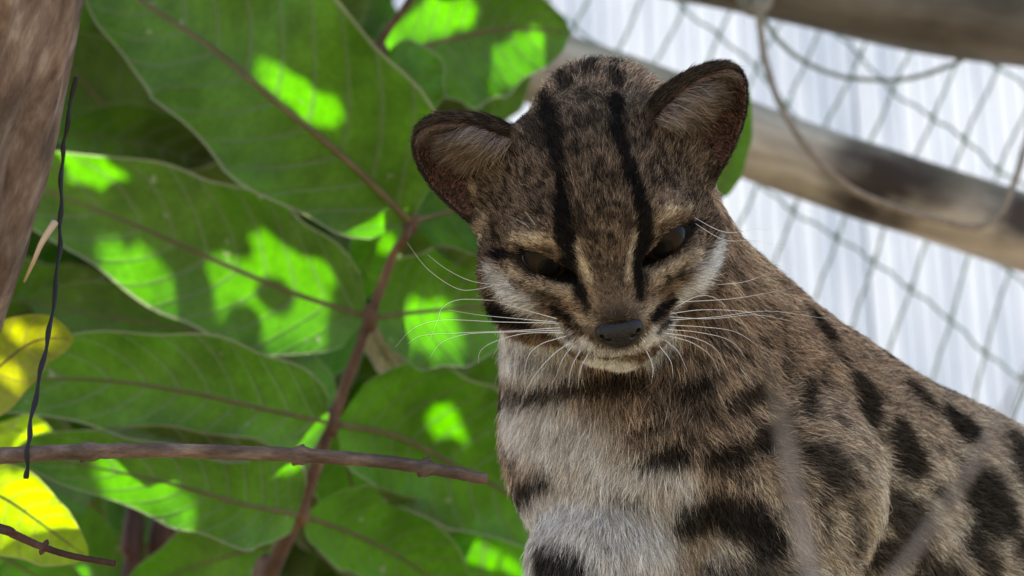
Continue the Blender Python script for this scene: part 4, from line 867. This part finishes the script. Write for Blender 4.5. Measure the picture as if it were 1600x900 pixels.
# ---- fur
def grow_fur():
    q = V[Q]; ctr = q.mean(1); area = .5*np.linalg.norm(np.cross(q[:,2]-q[:,0], q[:,3]-q[:,1]), axis=1)
    nf = np.cross(q[:,2]-q[:,0], q[:,3]-q[:,1]); nf /= np.linalg.norm(nf, axis=1)[:,None]+1e-9
    Hc = to_head(ctr); dh, db = sdf_head(ctr), sdf_body(ctr); wh = 1/(1+np.exp(-(db-dh)/.4))
    view = np.array([0,-100,0]) - ctr; view /= np.linalg.norm(view, axis=1)[:,None]; fac = (nf*view).sum(1)
    dens = 400*(1-wh) + 640*wh
    dens *= np.where(fac < -.25, .25, 1.0); dens *= np.where((ctr[:,2] < -13.5) | (ctr[:,0] > 24.5), .3, 1.0)
    nearnose = np.linalg.norm(Hc-np.array([0,-5.6,-2.0]), axis=1); dens *= np.where(nearnose < 3.4, 2.4, 1.0)
    N_ = RNG.poisson(dens*area*FUR); f = np.repeat(np.arange(len(Q)), N_); n = len(f)
    a, b = RNG.random(n), RNG.random(n); qq = q[f]
    P = ((1-a)*(1-b))[:,None]*qq[:,0] + (a*(1-b))[:,None]*qq[:,1] + (a*b)[:,None]*qq[:,2] + ((1-a)*b)[:,None]*qq[:,3]
    nn = np.cross(qq[:,2]-qq[:,0], qq[:,3]-qq[:,1]); 
    # smooth normals from the skin's vertices
    nvq = nv[Q[f]]; nn = ((1-a)*(1-b))[:,None]*nvq[:,0] + (a*(1-b))[:,None]*nvq[:,1] + (a*b)[:,None]*nvq[:,2] + ((1-a)*b)[:,None]*nvq[:,3]
    nn /= np.linalg.norm(nn, axis=1)[:,None]+1e-9
    H = to_head(P); wh = wh[f]
    inner, outer, side, eup, elat = ear_fields(P)
    # keep the eyes and the nose leather bare
    keep = np.ones(n, bool)
    for s in (-1,1): keep &= np.linalg.norm(P-EYES[s], axis=1) > 1.21
    keep &= sdf_nose(P) > .03
    P, nn, H, wh, inner, outer, side, eup, elat = [x[keep] for x in (P, nn, H, wh, inner, outer, side, eup, elat)]; n = len(P)
    # direction the coat lies in
    fh = H - np.array([0,-6.3,-1.5]); fh /= np.linalg.norm(fh, axis=1)[:,None]
    jaw = sm01(-H[:,2], 1.2, 3.2)[:,None]; cheek = (sm01(np.abs(H[:,0]), 1.8, 3.4)*sm01(-H[:,2], -.2, 2.0))[:,None]
    fh = fh + jaw*np.array([0,.1,-.8]) + cheek*np.c_[np.sign(H[:,0])*.5, np.zeros(n), -.55*np.ones(n)]
    for s in (-1,1):                                                    # in the ear the hair runs from the inner edge outwards
        mk = (side == s) & (inner > 0); Bx = EAR[s][1][:,0]; lat_dir = Bx*np.sign(Bx[0]*s); fh[mk] = lat_dir*.9 + EAR[s][1][:,2]*.35 + EAR[s][1][:,1]*.5
        mk = (side == s) & (outer > 0); fh[mk] = EAR[s][1][:,2]
    fc = fh @ HR.T
    fb = np.tile(np.array([.62,.42,-.50]), (n,1))
    chest = (1-sm01(P[:,0], 5.5, 12))*(1-sm01(P[:,1], 7, 11)); lx = np.clip((P[:,0]-4.6)/4, -1, 1)
    fb = fb*(1-chest)[:,None] + np.c_[.38*lx, -.25*np.ones(n), -.9*np.ones(n)]*chest[:,None]
    nape = sm01(P[:,2], 3, 6)[:,None]*(1-sm01(P[:,1], 9, 12))[:,None]; fb = fb*(1-nape) + np.array([.15,.75,.25])*nape
    fl = fc*wh[:,None] + fb*(1-wh)[:,None]
    sw = np.stack([vnoise(P*.45, 21), vnoise(P*.45, 22), vnoise(P*.45, 23)], 1)*.30 + np.stack([vnoise(P*1.6, 31), vnoise(P*1.6, 32), vnoise(P*1.6, 33)], 1)*.28
    fl = fl + sw*(1-.55*wh)[:,None] + RNG.normal(0, .20, (n,3))
    fl -= nn*(fl*nn).sum(1)[:,None]; fl /= np.linalg.norm(fl, axis=1)[:,None]+1e-6
    # length
    r = np.linalg.norm(H-np.array([0,-6.0,-1.7]), axis=1)
    Lh = .20 + .30*sm01(r, .6, 6.0) + .42*cheek[:,0]*sm01(r, 2.2, 4.5) + .12*jaw[:,0]*sm01(r, 1, 3)
    Lb = .62 + .20*chest - .25*sm01(-P[:,2], 12, 20)
    L = Lh*wh + Lb*(1-wh)
    for s in (-1,1): L = np.where(np.linalg.norm(P-EYES[s], axis=1) < 1.9, np.minimum(L, .26), L)
    sgn = np.where(side < 0, np.sign(-EAR[-1][1][0,0]), np.sign(EAR[1][1][0,0])); elo = elat*sgn          # towards the outer rim of the ear
    L = np.where(inner > 0, np.where(eup > 2.9, .20, .20 + .95*(1-sm01(elo, -.5, .95))), L); L = np.where(outer > 0, .38 + .25*(1-sm01(elo, -1.0, .2)), L)
    L *= RNG.normal(1, .17, n).clip(.45, 1.7)
    lift = .36*wh + .52*(1-wh) + .12*vnoise(P*1.1, 41); lift = np.where(inner > 0, .55, lift); lift += RNG.normal(0, .10, n); lift = np.clip(lift, .10, 1.0)
    K = 5; t = np.linspace(0, 1, K)
    grav = np.array([0,0,-1.0])
    X = P[:,None,:] - nn[:,None,:]*.04 + L[:,None,None]*( nn[:,None,:]*(lift[:,None]*(1.25*t - .55*t*t)[None,:])[...,None]
        + fl[:,None,:]*((1-.35*lift)[:,None]*(.75*t + .30*t*t)[None,:])[...,None] + grav*(.10*t*t)[None,:,None] )
    jig = RNG.normal(0, 1, (n,3))*.045*L[:,None]; X = X + jig[:,None,:]*(np.sin(t*5.0)*t)[None,:,None]
    mid = P + fl*(L*.55)[:,None]*.8 + RNG.normal(0, 1, (n,3))*(.045*wh + .13*(1-wh))[:,None]
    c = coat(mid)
    # grizzling: single hairs darker or paler, small dark flecks over the brown parts
    lum = c.mean(1)
    g = RNG.random(n); k = np.where(g < .36, RNG.uniform(.16,.50,n), np.where(g > .76, RNG.uniform(1.35,2.1,n), RNG.uniform(.8,1.15,n)))
    fleck = sm01(vnoise(P*5.2, 51) + .7*vnoise(P*11, 52), .05, .45)*(wh*.78 + (1-wh)*.25)*sm01(lum, .05,.14)*(1-sm01(lum, .26,.36))
    k = 1 + (k-1)*(1-.52*sm01(lum, .36, .7)); k = k*(1-fleck)
    patch = 1 + .24*vnoise(P*.8, 61) + .22*vnoise(P*2.6, 62)*(1-.6*wh)
    c = c*(k*patch)[:,None]
    c[inner > 0] = (np.array([.40,.32,.265])*RNG.uniform(.12,1.6,(n,1)))[inner > 0]
    c[inner > 0] *= (1 - .78*sm01(elo, -.1, .7))[inner > 0][:,None]; c[(inner > 0) & (eup > 2.6)] *= .6
    dk = outer > 0; c[dk] = c[dk]*.35 + np.array([.018,.014,.012])*.65
    tip = np.where(g > .80, 1.25, np.where(g < .30, .7, 1.0))
    rad = (.0085*wh + .0105*(1-wh))*RNG.uniform(.8,1.25,n); rad = np.where(inner > 0, .0085, rad); rad = np.where((wh > .5) & (r < 3.4), .0068, rad)
    cu = bpy.data.hair_curves.new('fur'); cu.add_curves([K]*n)
    cu.attributes['position'].data.foreach_set('vector', loc(X.reshape(-1,3)).astype(np.float32).ravel())
    ra = cu.attributes.get('radius') or cu.attributes.new('radius', 'FLOAT', 'POINT')
    ra.data.foreach_set('value', (rad[:,None]*np.array([1,1,.85,.6,.15])[None,:]*.01).astype(np.float32).ravel())
    cc = cu.attributes.new('coat', 'FLOAT_COLOR', 'CURVE'); cc.data.foreach_set('color', np.c_[np.clip(c,0.003,.95), np.ones(n)].astype(np.float32).ravel())
    ct = cu.attributes.new('tip', 'FLOAT', 'CURVE'); ct.data.foreach_set('value', tip.astype(np.float32))
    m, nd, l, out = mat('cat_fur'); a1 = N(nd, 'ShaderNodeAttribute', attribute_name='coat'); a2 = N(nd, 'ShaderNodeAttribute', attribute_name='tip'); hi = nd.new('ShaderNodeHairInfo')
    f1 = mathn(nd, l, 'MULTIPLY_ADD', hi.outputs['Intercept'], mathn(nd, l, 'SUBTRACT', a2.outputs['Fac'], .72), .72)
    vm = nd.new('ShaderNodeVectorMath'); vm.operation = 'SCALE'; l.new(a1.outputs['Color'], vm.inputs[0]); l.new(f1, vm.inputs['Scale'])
    d = nd.new('ShaderNodeBsdfDiffuse'); tr = nd.new('ShaderNodeBsdfTranslucent'); hs = nd.new('ShaderNodeBsdfHair'); hs.component = 'Reflection'; hs.inputs['RoughnessU'].default_value = .35; hs.inputs['RoughnessV'].default_value = .6
    vr = nd.new('ShaderNodeVectorMath'); vr.operation = 'MULTIPLY_ADD'; l.new(a1.outputs['Color'], vr.inputs[0]); vr.inputs[1].default_value = (1.5,1.5,1.5); vr.inputs[2].default_value = (.05,.05,.05); l.new(vr.outputs[0], hs.inputs['Color'])
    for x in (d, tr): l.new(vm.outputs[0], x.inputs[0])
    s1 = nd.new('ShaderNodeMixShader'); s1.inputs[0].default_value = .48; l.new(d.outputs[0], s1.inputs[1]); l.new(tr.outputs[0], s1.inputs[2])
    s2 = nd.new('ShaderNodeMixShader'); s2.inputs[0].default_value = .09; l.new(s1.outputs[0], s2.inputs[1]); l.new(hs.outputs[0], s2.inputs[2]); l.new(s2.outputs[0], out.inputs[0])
    cu.materials.append(m); o = link('fur', cu, cat); o['kind'] = 'stuff'; print('hairs', n)
FUR = 1.0
grow_fur()
# ------------------------------------------------------------------ the log it stands on and stalks close by
lg = [cat_world(np.array(q, float)) for q in ([-14,-9,-32.2],[0,-1.5,-32],[6,.5,-32],[14,4,-32],[24,8.5,-32],[44,18,-32])]
c = catmull([x.reshape(3) for x in lg], 60); perch = empty('perch_log', c[0]); tag(perch, 'thick rough log under the paws of the cat', 'log')
V2, F2 = tube_data(c-c[0], .055, 28, True, .05, 8); link('wood', new_mesh('wood', V2, F2, M['trunk']), perch)
for e, q in ((8, 1.0), (52, 1.0)):
    p = c[e]; V2, F2 = tube_data([np.array([p[0], p[1]+.02, -.05])-c[0], np.array([p[0], p[1]+.01, p[2]*.5])-c[0], p-c[0]], .035, 16, True, .06, 9); link('post', new_mesh('post', V2, F2, M['trunk']), perch)
M['stalk'] = simple_mat('dry_stalk', (.20,.16,.13), .8, .2, .25, 200)
def stalk(px, rad, label, foot):
    pts = [at(*p) for p in px]; g = np.array([foot[0], foot[1], -.03]); up = catmull(pts[::-1], 45)
    c = np.vstack([g + (up[0]-g)*np.linspace(0, 1, 26)[:25,None], up]); root = empty('dry_stalk', g); tag(root, label, 'dry stalk', 'dry stalks in front of the cat')
    Vs, Fs = tube_data(c-g, np.interp(np.linspace(0,1,70), [0,.6,.85,1], [rad*1.6, rad*1.1, rad*.8, rad*.1]), 8, True, .1); link('stem', new_mesh('stem', Vs, Fs, M['stalk']), root); return root
stalk([(1205,560,.42),(1222,660,.42),(1240,760,.415),(1256,850,.41),(1275,960,.40),(1300,1300,.37)], .0011, 'blurred upright dry stalk in front of the spotted shoulder', (.07,.34))
stalk([(1640,520,.46),(1572,640,.46),(1500,760,.45),(1400,900,.44),(1300,1060,.42),(1200,1400,.39)], .0007, 'blurred slanting dry stalk crossing the spotted flank', (.03,.38))
